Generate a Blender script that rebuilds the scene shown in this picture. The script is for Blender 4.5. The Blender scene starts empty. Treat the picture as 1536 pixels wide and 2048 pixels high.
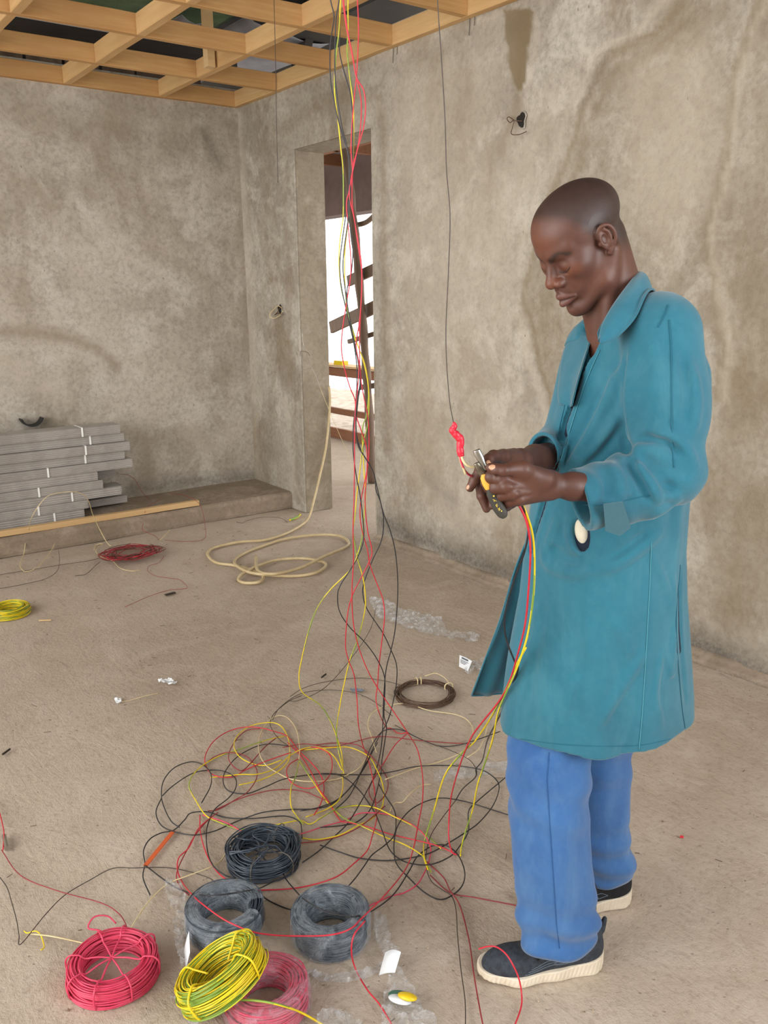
import bpy, math, random
import numpy as np
from mathutils import Vector, Matrix
random.seed(7)
RNG = np.random.default_rng(11)
scene = bpy.context.scene
COL = scene.collection

# ------------------------------------------------------------------ camera, world, light, exposure
FPX, PITCH, ROLL, YAW, EYE = 1713.0, .2456, -.0098, .6355, 1.5
CY, SY = math.cos(YAW), math.sin(YAW)
def W(s, d, z):
    "s = metres to the right of the viewer, d = metres ahead, z = height -> world"
    return np.array([s*CY + d*SY, -s*SY + d*CY, z])
def ray(px, py):
    a = (px-768)/FPX; b = (1024-py)/FPX
    x = a*math.cos(ROLL) - b*math.sin(ROLL); y = a*math.sin(ROLL) + b*math.cos(ROLL)
    return np.array([x, math.cos(PITCH)+y*math.sin(PITCH), -math.sin(PITCH)+y*math.cos(PITCH)])
def atd(px, py, d):
    r = ray(px, py); t = d/r[1]; return np.array([r[0]*t, d, EYE+r[2]*t])      # (s,d,z)
def atz(px, py, z=0.0):
    r = ray(px, py); t = (z-EYE)/r[2]; return np.array([r[0]*t, r[1]*t, z])
def wd(px, py, d): return W(*atd(px, py, d))
def wz(px, py, z=0.0): return W(*atz(px, py, z))
def wx(px, py, x):
    r = W(*ray(px, py)); t = x/r[0]; return np.array([x, r[1]*t, EYE+r[2]*t])
def wy(px, py, y):
    r = W(*ray(px, py)); t = y/r[1]; return np.array([r[0]*t, y, EYE+r[2]*t])

cam_data = bpy.data.cameras.new('camera')
cam = bpy.data.objects.new('camera', cam_data); COL.objects.link(cam)
cam_data.sensor_fit = 'HORIZONTAL'; cam_data.sensor_width = 36.0
cam_data.lens = FPX/1536*36.0
cam_data.clip_start = .05; cam_data.clip_end = 200
fw = Vector(W(0, math.cos(PITCH), -math.sin(PITCH))); rt = Vector(W(1, 0, 0)); up = rt.cross(fw)
r2 = rt*math.cos(ROLL) + up*math.sin(ROLL); u2 = -rt*math.sin(ROLL) + up*math.cos(ROLL)
M = Matrix((r2, u2, -fw)).transposed().to_4x4(); M.translation = Vector((0, 0, EYE))
cam.matrix_world = M
scene.camera = cam

world = bpy.data.worlds.new('world'); scene.world = world; world.use_nodes = True
wbg = world.node_tree.nodes['Background']
wbg.inputs['Color'].default_value = (1.0, .985, .955, 1); wbg.inputs['Strength'].default_value = 2.6
def area(name, loc, target, size, energy, color):
    l = bpy.data.lights.new(name, 'AREA'); l.shape = 'RECTANGLE'; l.size, l.size_y = size
    l.energy = energy; l.color = color
    o = bpy.data.objects.new(name, l); COL.objects.link(o); o.location = loc
    o.rotation_euler = (Vector(target)-Vector(loc)).to_track_quat('-Z', 'Y').to_euler()
    return o
# daylight through the big openings behind and beside the viewer
area('opening_daylight_left', (-3.1, 1.6, 1.7), (1.6, 2.6, 1.1), (3.0, 2.0), 100, (1, .98, .95))
area('opening_daylight_right', (1.8, -1.45, 1.75), (1.3, 1.6, 1.2), (1.5, 1.3), 60, (.92, .96, 1))
scene.view_settings.view_transform = 'Standard'; scene.view_settings.look = 'None'
scene.view_settings.exposure = 0.0; scene.view_settings.gamma = 1.0
scene.view_settings.use_curve_mapping = False

# ------------------------------------------------------------------ helpers
def link(o, parent=None):
    COL.objects.link(o)
    if parent is not None: o.parent = parent
    return o
def tag(o, label=None, cat=None, group=None, kind=None):
    if label: o['label'] = label
    if cat: o['category'] = cat
    if group: o['group'] = group
    if kind: o['kind'] = kind
    return o
def empty(name, loc):
    o = bpy.data.objects.new(name, None); o.empty_display_size = .05
    o.location = Vector(loc); COL.objects.link(o); return o
def world_loc(o):
    v = Vector(o.location)
    while o.parent is not None:
        o = o.parent; v = v + Vector(o.location)
    return v
def mesh(name, verts, faces, mats, parent=None, smooth=False, midx=None, origin=None):
    "ONE mesh object from world coordinates; origin at the base"
    v = np.asarray(verts, dtype=float).reshape(-1, 3)
    if origin is None:
        lo, hi = v.min(0), v.max(0); origin = np.array([(lo[0]+hi[0])/2, (lo[1]+hi[1])/2, lo[2]])
    origin = np.asarray(origin, float)
    me = bpy.data.meshes.new(name)
    me.from_pydata((v-origin).tolist(), [], [tuple(int(i) for i in f) for f in faces])
    if not isinstance(mats, (list, tuple)): mats = [mats]
    for m in mats: me.materials.append(m)
    if midx is not None: me.polygons.foreach_set('material_index', np.asarray(midx, dtype=np.int32))
    if smooth: me.polygons.foreach_set('use_smooth', np.ones(len(me.polygons), dtype=bool))
    me.update()
    o = bpy.data.objects.new(name, me)
    base = Vector(origin)
    if parent is not None: base = base - world_loc(parent)
    o.location = base
    return link(o, parent)
class MB:
    "collects shapes in world coordinates for one mesh"
    def __init__(self): self.v = []; self.f = []; self.m = []; self.n = 0
    def add(self, verts, faces, mi=0):
        verts = np.asarray(verts, float).reshape(-1, 3)
        self.v.append(verts)
        for k, f in enumerate(faces):
            self.f.append(tuple(int(i)+self.n for i in f)); self.m.append(mi if np.isscalar(mi) else mi[k])
        self.n += len(verts); return self
    def box(self, lo, hi, mi=0, R=None, c=None):
        x0, y0, z0 = lo; x1, y1, z1 = hi
        v = np.array([[x, y, z] for z in (z0, z1) for (x, y) in ((x0, y0), (x1, y0), (x1, y1), (x0, y1))], float)
        if R is not None: v = (v-np.array(c)) @ np.array(R).T + np.array(c)
        return self.add(v, [(3, 2, 1, 0), (4, 5, 6, 7), (0, 1, 5, 4), (1, 2, 6, 5), (2, 3, 7, 6), (3, 0, 4, 7)], mi)
    def beam(self, a, b, w, h, upv=(0, 0, 1), mi=0, bev=.002, jit=0.0):
        "a bevelled bar from a to b"
        a = np.array(a, float); b = np.array(b, float); t = b-a; L = np.linalg.norm(t); t /= L
        s = np.cross(t, upv); s /= np.linalg.norm(s); u = np.cross(s, t)
        prof = [(-w/2+bev, -h/2), (w/2-bev, -h/2), (w/2, -h/2+bev), (w/2, h/2-bev), (w/2-bev, h/2), (-w/2+bev, h/2), (-w/2, h/2-bev), (-w/2, -h/2+bev)]
        n = max(1, int(L/.25)); V = []
        for i in range(n+1):
            p = a+t*L*i/n
            j = (RNG.random(2)-.5)*jit
            for x, y in prof: V.append(p + s*(x+j[0]) + u*(y+j[1]))
        F = []
        for i in range(n):
            for k in range(8): F.append((i*8+k, i*8+(k+1) % 8, (i+1)*8+(k+1) % 8, (i+1)*8+k))
        F.append(tuple(range(7, -1, -1))); F.append(tuple(n*8+k for k in range(8)))
        return self.add(V, F, mi)
    def tube(self, pts, r, sides=6, mi=0, caps=True, closed=False, stripe=None):
        v, f, m = tube_geo(pts, r, sides, caps, closed, stripe)
        return self.add(v, f, mi if stripe is None else m)
    def build(self, name, mats, parent=None, smooth=False, origin=None):
        return mesh(name, np.concatenate(self.v), self.f, mats, parent, smooth, self.m, origin)
def catmull(P, n=8, closed=False):
    P = np.asarray(P, float)
    if closed: Q = np.vstack([P[-1], P, P[0], P[1]])
    else: Q = np.vstack([2*P[0]-P[1], P, 2*P[-1]-P[-2]])
    out = []
    for i in range(1, len(Q)-2):
        p0, p1, p2, p3 = Q[i-1], Q[i], Q[i+1], Q[i+2]
        # centripetal-ish: plain uniform is fine for even spacing
        for k in range(n):
            t = k/n
            out.append(.5*((2*p1)+(-p0+p2)*t+(2*p0-5*p1+4*p2-p3)*t*t+(-p0+3*p1-3*p2+p3)*t**3))
    if not closed: out.append(P[-1])
    return np.array(out)
def tube_geo(pts, r, sides=6, caps=True, closed=False, stripe=None):
    P = np.asarray(pts, float); n = len(P)
    r = np.full(n, r) if np.isscalar(r) else np.asarray(r, float)
    if closed: T = np.roll(P, -1, 0)-np.roll(P, 1, 0)
    else: T = np.gradient(P, axis=0)
    T /= np.linalg.norm(T, axis=1)[:, None]+1e-12
    N = np.zeros_like(P); a = np.array([0, 0, 1.]) if abs(T[0][2]) < .9 else np.array([1., 0, 0])
    nv = a - T[0]*(a@T[0]); nv /= np.linalg.norm(nv); N[0] = nv
    for i in range(1, n):
        nv = N[i-1]-T[i]*(N[i-1]@T[i]); l = np.linalg.norm(nv)
        N[i] = nv/l if l > 1e-9 else N[i-1]
    B = np.cross(T, N)
    ang = np.arange(sides)*2*math.pi/sides
    V = P[:, None, :] + r[:, None, None]*(np.cos(ang)[None, :, None]*N[:, None, :]+np.sin(ang)[None, :, None]*B[:, None, :])
    F = []; Mi = []
    L = np.concatenate([[0], np.cumsum(np.linalg.norm(np.diff(P, axis=0), axis=1))])
    m = n if closed else n-1
    for i in range(m):
        j = (i+1) % n; off = int(L[i]/(stripe or 1)*sides) if stripe else 0
        for k in range(sides):
            k2 = (k+1) % sides
            F.append((i*sides+k, i*sides+k2, j*sides+k2, j*sides+k))
            Mi.append(1 if (stripe and ((k+off) % sides) < sides*.30) else 0)
    if caps and not closed:
        F.append(tuple(range(sides-1, -1, -1))); F.append(tuple((n-1)*sides+k for k in range(sides))); Mi += [0, 0]
    return V.reshape(-1, 3), F, Mi
def rotz(a):
    c, s = math.cos(a), math.sin(a); return np.array([[c, -s, 0], [s, c, 0], [0, 0, 1.]])
def rot_axis(ax, a):
    return np.array(Matrix.Rotation(a, 3, Vector(ax)))

# value noise in numpy (for shapes)
def vnoise(p, seed=0):
    p = np.asarray(p, float); i = np.floor(p).astype(np.int64); f = p-i; f = f*f*(3-2*f)
    def h(ix, iy, iz):
        n = (ix*374761393+iy*668265263+iz*2147483647+seed*144665) & 0xffffffff
        n = ((n ^ (n >> 13))*1274126177) & 0xffffffff
        return ((n ^ (n >> 16)) & 0xffff)/65535.0*2-1
    r = 0
    for dx in (0, 1):
        for dy in (0, 1):
            for dz in (0, 1):
                w = (f[..., 0] if dx else 1-f[..., 0])*(f[..., 1] if dy else 1-f[..., 1])*(f[..., 2] if dz else 1-f[..., 2])
                r = r+w*h(i[..., 0]+dx, i[..., 1]+dy, i[..., 2]+dz)
    return r
def fbm(p, oct=4, seed=0):
    a = 1; s = 0; t = 0; p = np.asarray(p, float)
    for k in range(oct):
        s = s+a*vnoise(p*2**k, seed+k); t += a; a *= .5
    return s/t

# ------------------------------------------------------------------ materials
def S(r, g, b):
    f = lambda c: ((c/255)/12.92) if c/255 <= .04045 else (((c/255)+.055)/1.055)**2.4
    return (f(r), f(g), f(b), 1)
class Mat:
    def __init__(self, name):
        self.m = bpy.data.materials.new(name); self.m.use_nodes = True
        self.nt = self.m.node_tree; self.b = self.nt.nodes['Principled BSDF']; self.out = self.nt.nodes['Material Output']
        self._tc = None
    def n(self, t, **kw):
        x = self.nt.nodes.new(t)
        for k, v in kw.items(): setattr(x, k, v)
        return x
    def l(self, a, b): self.nt.links.new(a, b)
    def tc(self, scale=(1, 1, 1), rot=(0, 0, 0), kind='Object'):
        if self._tc is None: self._tc = self.n('ShaderNodeTexCoord')
        mp = self.n('ShaderNodeMapping'); mp.inputs['Scale'].default_value = scale; mp.inputs['Rotation'].default_value = rot
        self.l(self._tc.outputs[kind], mp.inputs['Vector']); return mp.outputs[0]
    def noise(self, scale, detail=4, rough=.55, dist=0, vec=None):
        x = self.n('ShaderNodeTexNoise'); x.inputs['Scale'].default_value = scale; x.inputs['Detail'].default_value = detail
        x.inputs['Roughness'].default_value = rough; x.inputs['Distortion'].default_value = dist
        self.l(vec if vec is not None else self.tc(), x.inputs['Vector']); return x.outputs['Fac']
    def ramp(self, fac, stops):
        x = self.n('ShaderNodeValToRGB'); e = x.color_ramp.elements
        while len(e) < len(stops): e.new(.5)
        for k, (p, c) in enumerate(stops):
            e[k].position = p; e[k].color = c if len(c) == 4 else (*c, 1)
        self.l(fac, x.inputs['Fac']); return x.outputs['Color']
    def mix(self, fac, a, b, mode='MIX'):
        x = self.n('ShaderNodeMix', data_type='RGBA', blend_type=mode)
        for sock, val in ((x.inputs[0], fac), (x.inputs[6], a), (x.inputs[7], b)):
            if hasattr(val, 'is_output') or isinstance(val, bpy.types.NodeSocket): self.l(val, sock)
            else: sock.default_value = val
        return x.outputs[2]
    def math(self, op, a, b=0.0, clamp=False):
        x = self.n('ShaderNodeMath', operation=op, use_clamp=clamp)
        for sock, val in ((x.inputs[0], a), (x.inputs[1], b)):
            if isinstance(val, bpy.types.NodeSocket): self.l(val, sock)
            else: sock.default_value = val
        return x.outputs[0]
    def attr(self, name):
        x = self.n('ShaderNodeAttribute'); x.attribute_name = name; return x.outputs['Fac']
    def bump(self, h, strength=.3, dist=.01, prev=None):
        x = self.n('ShaderNodeBump'); x.inputs['Strength'].default_value = strength; x.inputs['Distance'].default_value = dist
        self.l(h, x.inputs['Height'])
        if prev is not None: self.l(prev, x.inputs['Normal'])
        self.l(x.outputs[0], self.b.inputs['Normal']); return x.outputs[0]
    def color(self, c):
        if isinstance(c, bpy.types.NodeSocket): self.l(c, self.b.inputs['Base Color'])
        else: self.b.inputs['Base Color'].default_value = c
        return self
    def set(self, **kw):
        for k, v in kw.items(): self.b.inputs[k.replace('_', ' ')].default_value = v
        return self

def plaster(name, c0, c1, c2, stain=S(118, 102, 78), dark=S(92, 84, 74), sc=1.0, attrs=True, bs=.5):
    M_ = Mat(name)
    big = M_.noise(1.3*sc, 6, .62, .6); mid = M_.noise(4.5*sc, 7, .68, .35); fine = M_.noise(38, 5, .7); grit = M_.noise(150, 3, .6)
    stretch = M_.noise(2.2, 6, .66, .4, vec=M_.tc((1, 1, .45), (.3, .5, .2)))
    col = M_.mix(M_.math('MULTIPLY', M_.ramp(big, [(.42, (0, 0, 0)), (.58, (1, 1, 1))]), 1.0), c0, c1)
    col = M_.mix(M_.ramp(mid, [(.48, (0, 0, 0)), (.62, (.9, .9, .9))]), col, c2)
    md2 = M_.noise(9*sc, 6, .75, 1.5); col = M_.mix(M_.ramp(md2, [(.5, (0, 0, 0)), (.66, (.35, .35, .35))]), col, c1)
    col = M_.mix(M_.ramp(stretch, [(.5, (0, 0, 0)), (.66, (.6, .6, .6))]), col, stain)
    col = M_.mix(M_.math('MULTIPLY', M_.ramp(fine, [(.35, (1, 1, 1)), (.55, (0, 0, 0))]), .3), col, dark)
    if attrs:
        nz = M_.math('ADD', M_.math('MULTIPLY', M_.noise(16, 5, .7, .5), 1.6), -.8)
        st = M_.math('ADD', M_.attr('stain'), M_.math('MULTIPLY', nz, M_.math('MULTIPLY', M_.attr('stain'), .7)), True)
        col = M_.mix(M_.math('MULTIPLY', st, .95), col, stain)
        pl = M_.math('ADD', M_.attr('pale'), M_.math('MULTIPLY', nz, M_.attr('pale')), True)
        col = M_.mix(M_.math('MULTIPLY', pl, .7), col, S(196, 184, 166))
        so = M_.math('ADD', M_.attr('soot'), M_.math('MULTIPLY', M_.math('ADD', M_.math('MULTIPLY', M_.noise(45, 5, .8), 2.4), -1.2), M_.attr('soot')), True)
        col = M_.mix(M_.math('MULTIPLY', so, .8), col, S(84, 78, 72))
    vo = M_.n('ShaderNodeTexVoronoi'); vo.inputs['Scale'].default_value = 19; M_.l(M_.tc((1, 1, .45)), vo.inputs['Vector'])
    nick = M_.math('MULTIPLY', M_.ramp(vo.outputs['Distance'], [(.035, (1, 1, 1)), (.075, (0, 0, 0))]), M_.ramp(mid, [(.5, (0, 0, 0)), (.6, (1, 1, 1))]))
    col = M_.mix(M_.math('MULTIPLY', nick, .55), col, S(70, 62, 52))
    M_.color(col).set(Roughness=.92)
    h = M_.math('ADD', M_.math('MULTIPLY', mid, 1.2), M_.math('ADD', M_.math('MULTIPLY', fine, .5), M_.math('MULTIPLY', grit, .14)))
    h = M_.math('SUBTRACT', h, M_.math('MULTIPLY', nick, .4))
    M_.bump(h, bs, .012)
    return M_.m
M_WALL_L = plaster('plaster_grey_brown', S(188, 178, 164), S(170, 160, 146), S(198, 190, 178), stain=S(146, 133, 114))
M_WALL_R = plaster('plaster_warm', S(176, 168, 154), S(157, 148, 134), S(194, 187, 174), stain=S(126, 109, 82))
M_LEDGE = plaster('screed_ledge', S(152, 136, 118), S(140, 124, 106), S(166, 150, 132), attrs=False, stain=S(130, 114, 94))

def floor_mat():
    M_ = Mat('sandy_screed')
    big = M_.noise(.9, 5, .6, .4); mid = M_.noise(5, 6, .7, .8); fine = M_.noise(55, 5, .75); grit = M_.noise(210, 3, .7)
    scr = M_.noise(20, 5, .7, 1.5, vec=M_.tc((1, .25, 1), (0, 0, .9)))
    col = M_.mix(M_.ramp(big, [(.35, (0, 0, 0)), (.65, (1, 1, 1))]), S(188, 172, 154), S(174, 157, 139))
    col = M_.mix(M_.ramp(mid, [(.45, (0, 0, 0)), (.75, (.8, .8, .8))]), col, S(198, 183, 167))
    col = M_.mix(M_.math('MULTIPLY', M_.ramp(fine, [(.33, (1, 1, 1)), (.48, (0, 0, 0))]), .35), col, S(128, 108, 90))
    col = M_.mix(M_.math('MULTIPLY', M_.ramp(scr, [(.3, (1, 1, 1)), (.42, (0, 0, 0))]), .3), col, S(138, 117, 98))
    vo = M_.n('ShaderNodeTexVoronoi'); vo.inputs['Scale'].default_value = 34; M_.l(M_.tc(), vo.inputs['Vector'])
    sp = M_.math('MULTIPLY', M_.ramp(vo.outputs['Distance'], [(.06, (1, 1, 1)), (.14, (0, 0, 0))]), M_.ramp(vo.outputs['Color'], [(.55, (0, 0, 0)), (.6, (1, 1, 1))]))
    col = M_.mix(M_.math('MULTIPLY', sp, .35), col, S(118, 98, 80))
    M_.color(col).set(Roughness=.95)
    h = M_.math('ADD', M_.math('MULTIPLY', mid, .9), M_.math('ADD', M_.math('MULTIPLY', fine, .6), M_.math('MULTIPLY', grit, .12)))
    h = M_.math('SUBTRACT', M_.math('ADD', h, M_.math('MULTIPLY', scr, .5)), M_.math('MULTIPLY', sp, .3))
    M_.bump(h, .55, .012)
    return M_.m
M_FLOOR = floor_mat()

def wood(name, c0, c1, c2, axis=0, rough=.7, scale=1.0):
    M_ = Mat(name)
    sc = [14*scale, 14*scale, 14*scale]; sc[axis] = 1.0*scale
    g = M_.noise(3, 6, .65, .6, vec=M_.tc(tuple(sc))); b = M_.noise(2.0, 3, .5)
    info = M_.n('ShaderNodeObjectInfo').outputs['Random']
    col = M_.mix(M_.ramp(g, [(.3, (0, 0, 0)), (.7, (1, 1, 1))]), c0, c1)
    col = M_.mix(M_.math('MULTIPLY', M_.ramp(b, [(.45, (0, 0, 0)), (.8, (1, 1, 1))]), .55), col, c2)
    col = M_.mix(M_.math('MULTIPLY', info, .35), col, c2)
    vo = M_.n('ShaderNodeTexVoronoi'); vo.inputs['Scale'].default_value = 5; M_.l(M_.tc(tuple(1 if k != axis else .5 for k in range(3))), vo.inputs['Vector'])
    kn = M_.ramp(vo.outputs['Distance'], [(.04, (1, 1, 1)), (.08, (0, 0, 0))])
    col = M_.mix(M_.math('MULTIPLY', kn, .6), col, S(120, 78, 40))
    M_.color(col).set(Roughness=rough); M_.bump(g, .25, .004)
    return M_.m
M_PINE_X = wood('pine_along_x', S(212, 170, 114), S(190, 144, 88), S(162, 112, 62), 0)
M_PINE_Y = wood('pine_along_y', S(220, 184, 132), S(202, 162, 108), S(178, 132, 80), 1)
M_PINE_P = wood('planed_pine', S(214, 182, 134), S(204, 168, 118), S(190, 152, 104), 0)
M_OLDWOOD = wood('weathered_timber', S(128, 108, 92), S(108, 88, 72), S(92, 74, 60), 2)
M_REDWOOD = wood('red_brown_timber', S(158, 112, 82), S(140, 94, 66), S(120, 78, 54), 1)
M_DARKWOOD = wood('dark_timber', S(60, 48, 38), S(44, 34, 27), S(34, 27, 22), 0)

def plain(name, c, rough=.5, noise=None, bump=None, metallic=0, spec=None, **kw):
    M_ = Mat(name); 
    if noise:
        sc, c2, lo, hi = noise
        M_.color(M_.mix(M_.ramp(M_.noise(sc, 5, .6), [(lo, (0, 0, 0)), (hi, (1, 1, 1))]), c, c2))
    else: M_.color(c)
    M_.set(Roughness=rough, Metallic=metallic)
    if bump: M_.bump(M_.noise(bump[0], 5, .6), bump[1], bump[2])
    for k, v in kw.items(): M_.b.inputs[k.replace('_', ' ')].default_value = v
    return M_.m
M_RED = plain('red_pvc', S(214, 48, 66), .38, (30, S(196, 36, 54), .35, .65))
M_PINK = plain('pink_red_pvc', S(220, 74, 104), .4, (30, S(206, 56, 88), .35, .65))
M_MAROON = plain('dusty_red_pvc', S(156, 52, 58), .5, (30, S(132, 40, 46), .35, .65))
M_BLACK = plain('black_pvc', S(46, 46, 50), .36, (30, S(30, 30, 33), .35, .65))
M_BLACKC = plain('blue_black_pvc', S(66, 76, 88), .3, (30, S(46, 54, 64), .35, .65))
M_BROWNW = plain('brown_black_wire', S(74, 62, 54), .5, (30, S(58, 48, 42), .35, .65))
M_YEL = plain('yellow_pvc', S(238, 214, 40), .36, (25, S(226, 196, 24), .35, .65))
M_GRN = plain('green_pvc', S(128, 160, 60), .36)
M_CREAM = plain('cream_pvc', S(224, 206, 160), .45, (25, S(208, 188, 140), .35, .65))
M_COPPER = plain('brown_enamel_wire', S(96, 72, 56), .45, (25, S(78, 56, 44), .35, .65))
M_STEEL = plain('bright_steel', S(190, 188, 182), .28, metallic=1)
M_GREYW = plain('grey_drawwire', S(92, 86, 78), .5)
M_DARKHOLE = plain('painted_hole_shade', S(36, 31, 27), .95, bump=(30, .5, .01))  # dark colour painted as the shade inside the conduit holes
# ------------------------------------------------------------------ room shell
XW, YWALL, ZC, ZL, YL = 3.1, 5.904, 2.81, .122, 5.335        # right wall, far wall, batten underside, ledge top, ledge front
DY0, DY1, DZ, TH = 4.29, 5.158, 2.44, .23                    # doorway
def seg_dist(U, V, pts):
    best = np.full(U.shape, 9.0)
    for a, b in zip(pts[:-1], pts[1:]):
        a = np.array(a); b = np.array(b); ab = b-a; L = ab@ab+1e-9
        t = np.clip(((U-a[0])*ab[0]+(V-a[1])*ab[1])/L, 0, 1)
        best = np.minimum(best, np.hypot(U-a[0]-t*ab[0], V-a[1]-t*ab[1]))
    return best
def in_poly(U, V, poly):
    r = np.zeros(U.shape, bool); n = len(poly)
    for i in range(n):
        x0, y0 = poly[i]; x1, y1 = poly[(i+1) % n]
        c = ((y0 > V) != (y1 > V)) & (U < (x1-x0)*(V-y0)/(y1-y0+1e-12)+x0); r ^= c
    return r
def wall(name, fixed, const, u0, u1, z0, z1, mat, marks, hole=None, back=.2):
    us = np.arange(u0, u1+.001, .018); zs = np.arange(z0, z1+.001, .018)
    if hole:
        us = np.unique(np.round(np.concatenate([us[(np.abs(us-hole[0]) > .01) & (np.abs(us-hole[1]) > .01)], [hole[0], hole[1]]]), 4))
        zs = np.unique(np.round(np.concatenate([zs[np.abs(zs-hole[2]) > .01], [hole[2]]]), 4))
    us[-1] = u1; zs[-1] = z1
    U, Z = np.meshgrid(us, zs, indexing='ij'); nu, nz = U.shape
    p3 = np.stack([U*1.0, Z*1.0, np.zeros_like(U)+7], -1)
    off = .006*fbm(p3*1.5, 3, 3)+.0025*fbm(p3*6, 3, 5)
    if hole:
        dd = np.minimum(np.abs(U-hole[0]), np.abs(U-hole[1])); near = (Z < hole[2]+.1) & (dd < .04); off = np.where(near, 0, off)
        off = np.where((U > hole[0]-.05) & (U < hole[1]+.05) & (np.abs(Z-hole[2]) < .05), 0, off)
    C = np.full_like(U, const)+off
    V = np.stack([C, U, Z] if fixed == 'x' else [U, C, Z], -1).reshape(-1, 3)
    F = []
    for i in range(nu-1):
        for j in range(nz-1):
            if hole and us[i] >= hole[0]-1e-6 and us[i+1] <= hole[1]+1e-6 and zs[j+1] <= hole[2]+1e-6: continue
            a, b, c, d = i*nz+j, (i+1)*nz+j, (i+1)*nz+j+1, i*nz+j+1
            F.append((a, d, c, b) if fixed == 'x' else (a, b, c, d))
    mb = MB(); mb.add(V, F)
    def bx(ua, ub, za, zb):
        if fixed == 'x': mb.box((const+.012, ua, za), (const+back, ub, zb))
        else: mb.box((ua, const+.012, za), (ub, const+back, zb))
    if hole:
        bx(u0, hole[0], z0, z1); bx(hole[1], u1, z0, z1); bx(hole[0], hole[1], hole[2], z1)
        # the arris strips that close the reveal against the plaster skin
        x0, x1 = const-.002, const+.0125
        for (ya, yb, za, zb) in ((hole[0]-.012, hole[0], z0, hole[2]), (hole[1], hole[1]+.012, z0, hole[2]), (hole[0]-.012, hole[1]+.012, hole[2], hole[2]+.012)):
            mb.box((x0, ya, za), (x1, yb, zb))
    else: bx(u0, u1, z0, z1)
    o = mb.build(name, mat, smooth=False)
    me = o.data; nv = nu*nz
    w = .05*fbm(p3*4, 4, 9)[..., None]*np.array([1, 1.0]); w2 = .02*fbm(p3*16, 3, 12)
    UU = U+w[..., 0]+w2; ZZ = Z+w[..., 1]*.7-w2
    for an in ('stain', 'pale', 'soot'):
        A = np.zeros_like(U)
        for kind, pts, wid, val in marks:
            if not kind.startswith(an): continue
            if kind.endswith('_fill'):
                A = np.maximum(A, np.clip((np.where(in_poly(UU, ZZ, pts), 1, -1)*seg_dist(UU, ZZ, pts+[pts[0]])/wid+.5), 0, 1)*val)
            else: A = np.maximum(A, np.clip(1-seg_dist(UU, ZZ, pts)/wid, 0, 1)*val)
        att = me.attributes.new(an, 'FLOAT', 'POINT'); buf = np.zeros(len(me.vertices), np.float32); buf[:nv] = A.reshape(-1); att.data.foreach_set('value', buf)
    me.polygons.foreach_set('use_smooth', np.array([k < len(F) for k in range(len(me.polygons))]))
    tag(o, kind='structure'); return o
def RW(*pp): return [tuple(wx(x, y, XW)[1:]) for x, y in pp]
def LW(*pp): return [(wy(x, y, YWALL)[0], wy(x, y, YWALL)[2]) for x, y in pp]
edge1 = [(1345, -10), (1290, 62), (1235, 95), (1205, 105), (1172, 165), (1148, 215), (1128, 290), (1095, 370), (1065, 430), (1058, 520), (1050, 600), (1062, 700), (1090, 790), (1100, 860)]
edge2 = [(1530, -20), (1490, 60), (1465, 140), (1450, 220), (1440, 320), (1425, 420), (1415, 500), (1420, 560), (1432, 640), (1440, 700), (1440, 800)]
marks_r = [
    ('stain_fill', RW((1008, 15), (1058, 15), (1056, 120), (1050, 160), (1038, 195), (1026, 165), (1010, 110)), .02, 1.25),
    ('stain', RW((1035, 185), (1038, 215), (1010, 300)), .05, .55),
    ('stain', RW(*[(x+8, y+5) for x, y in edge1]), .035, .8),
    ('stain', RW(*[(x+26, y+28) for x, y in edge1[:8]]), .075, .6),
    ('stain_fill', RW(*edge1, (1200, 900), (1400, 900), (1420, 400), (1480, 0)), .06, .32),
    ('stain', RW(*edge2), .055, .7), ('stain_fill', RW(*edge2, (1600, 900), (1700, 0)), .08, .42),
    ('soot', RW((1212, 105), (1180, 165), (1155, 210)), .02, .3),
    ('pale_fill', RW((1250, 120), (1400, 60), (1440, 200), (1400, 420), (1330, 520), (1260, 420)), .15, .45),
    ('stain_fill', RW((1536, 250), (1560, 250), (1600, 1100), (1440, 1000), (1430, 800), (1450, 560), (1500, 420)), .12, .35),
    ('stain', RW((1415, 480), (1405, 560), (1395, 640)), .06, .5),
    ('stain', RW((1205, 230), (1180, 330), (1120, 370)), .03, .25),
    ('pale_fill', RW((790, 120), (1000, 40), (1000, 300), (1080, 200), (1160, 120), (1090, 360), (1050, 430), (1030, 620), (1040, 830), (900, 950), (800, 900)), .25, .5),
    ('pale', RW(*[(x-14, y-8) for x, y in edge1]), .03, .65),
    ('pale', RW(*[(x+12, y+6) for x, y in edge2]), .03, .5),
    ('pale', RW((1062, 20), (1066, 130), (1052, 205)), .03, .45),
    ('pale_fill', RW((850, 830), (1040, 820), (1100, 900), (1040, 1060), (900, 1060), (800, 940)), .15, .6),
    ('pale', RW((780, 520), (788, 700), (795, 900)), .05, .35),
    ('pale', RW((480, 240), (500, 600), (515, 940)), .09, .5),
    ('pale', RW((570, 800), (590, 990)), .05, .45),
    ('stain', RW((560, 260), (620, 215), (700, 190), (760, 200)), .09, .4),
    ('stain', RW((765, 230), (770, 500), (775, 900)), .07, .45),
    ('stain', RW((572, 300), (580, 700), (600, 1000)), .06, .35),
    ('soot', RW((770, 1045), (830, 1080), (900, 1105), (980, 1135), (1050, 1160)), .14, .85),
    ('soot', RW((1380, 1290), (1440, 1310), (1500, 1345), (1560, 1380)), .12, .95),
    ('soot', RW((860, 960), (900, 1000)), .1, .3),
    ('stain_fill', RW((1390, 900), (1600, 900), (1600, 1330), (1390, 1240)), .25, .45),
]
w_r = wall('wall_right', 'x', XW, -1.6, YWALL+.2, 0, 2.93, M_WALL_R, marks_r, (DY0, DY1, DZ), TH)
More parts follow.
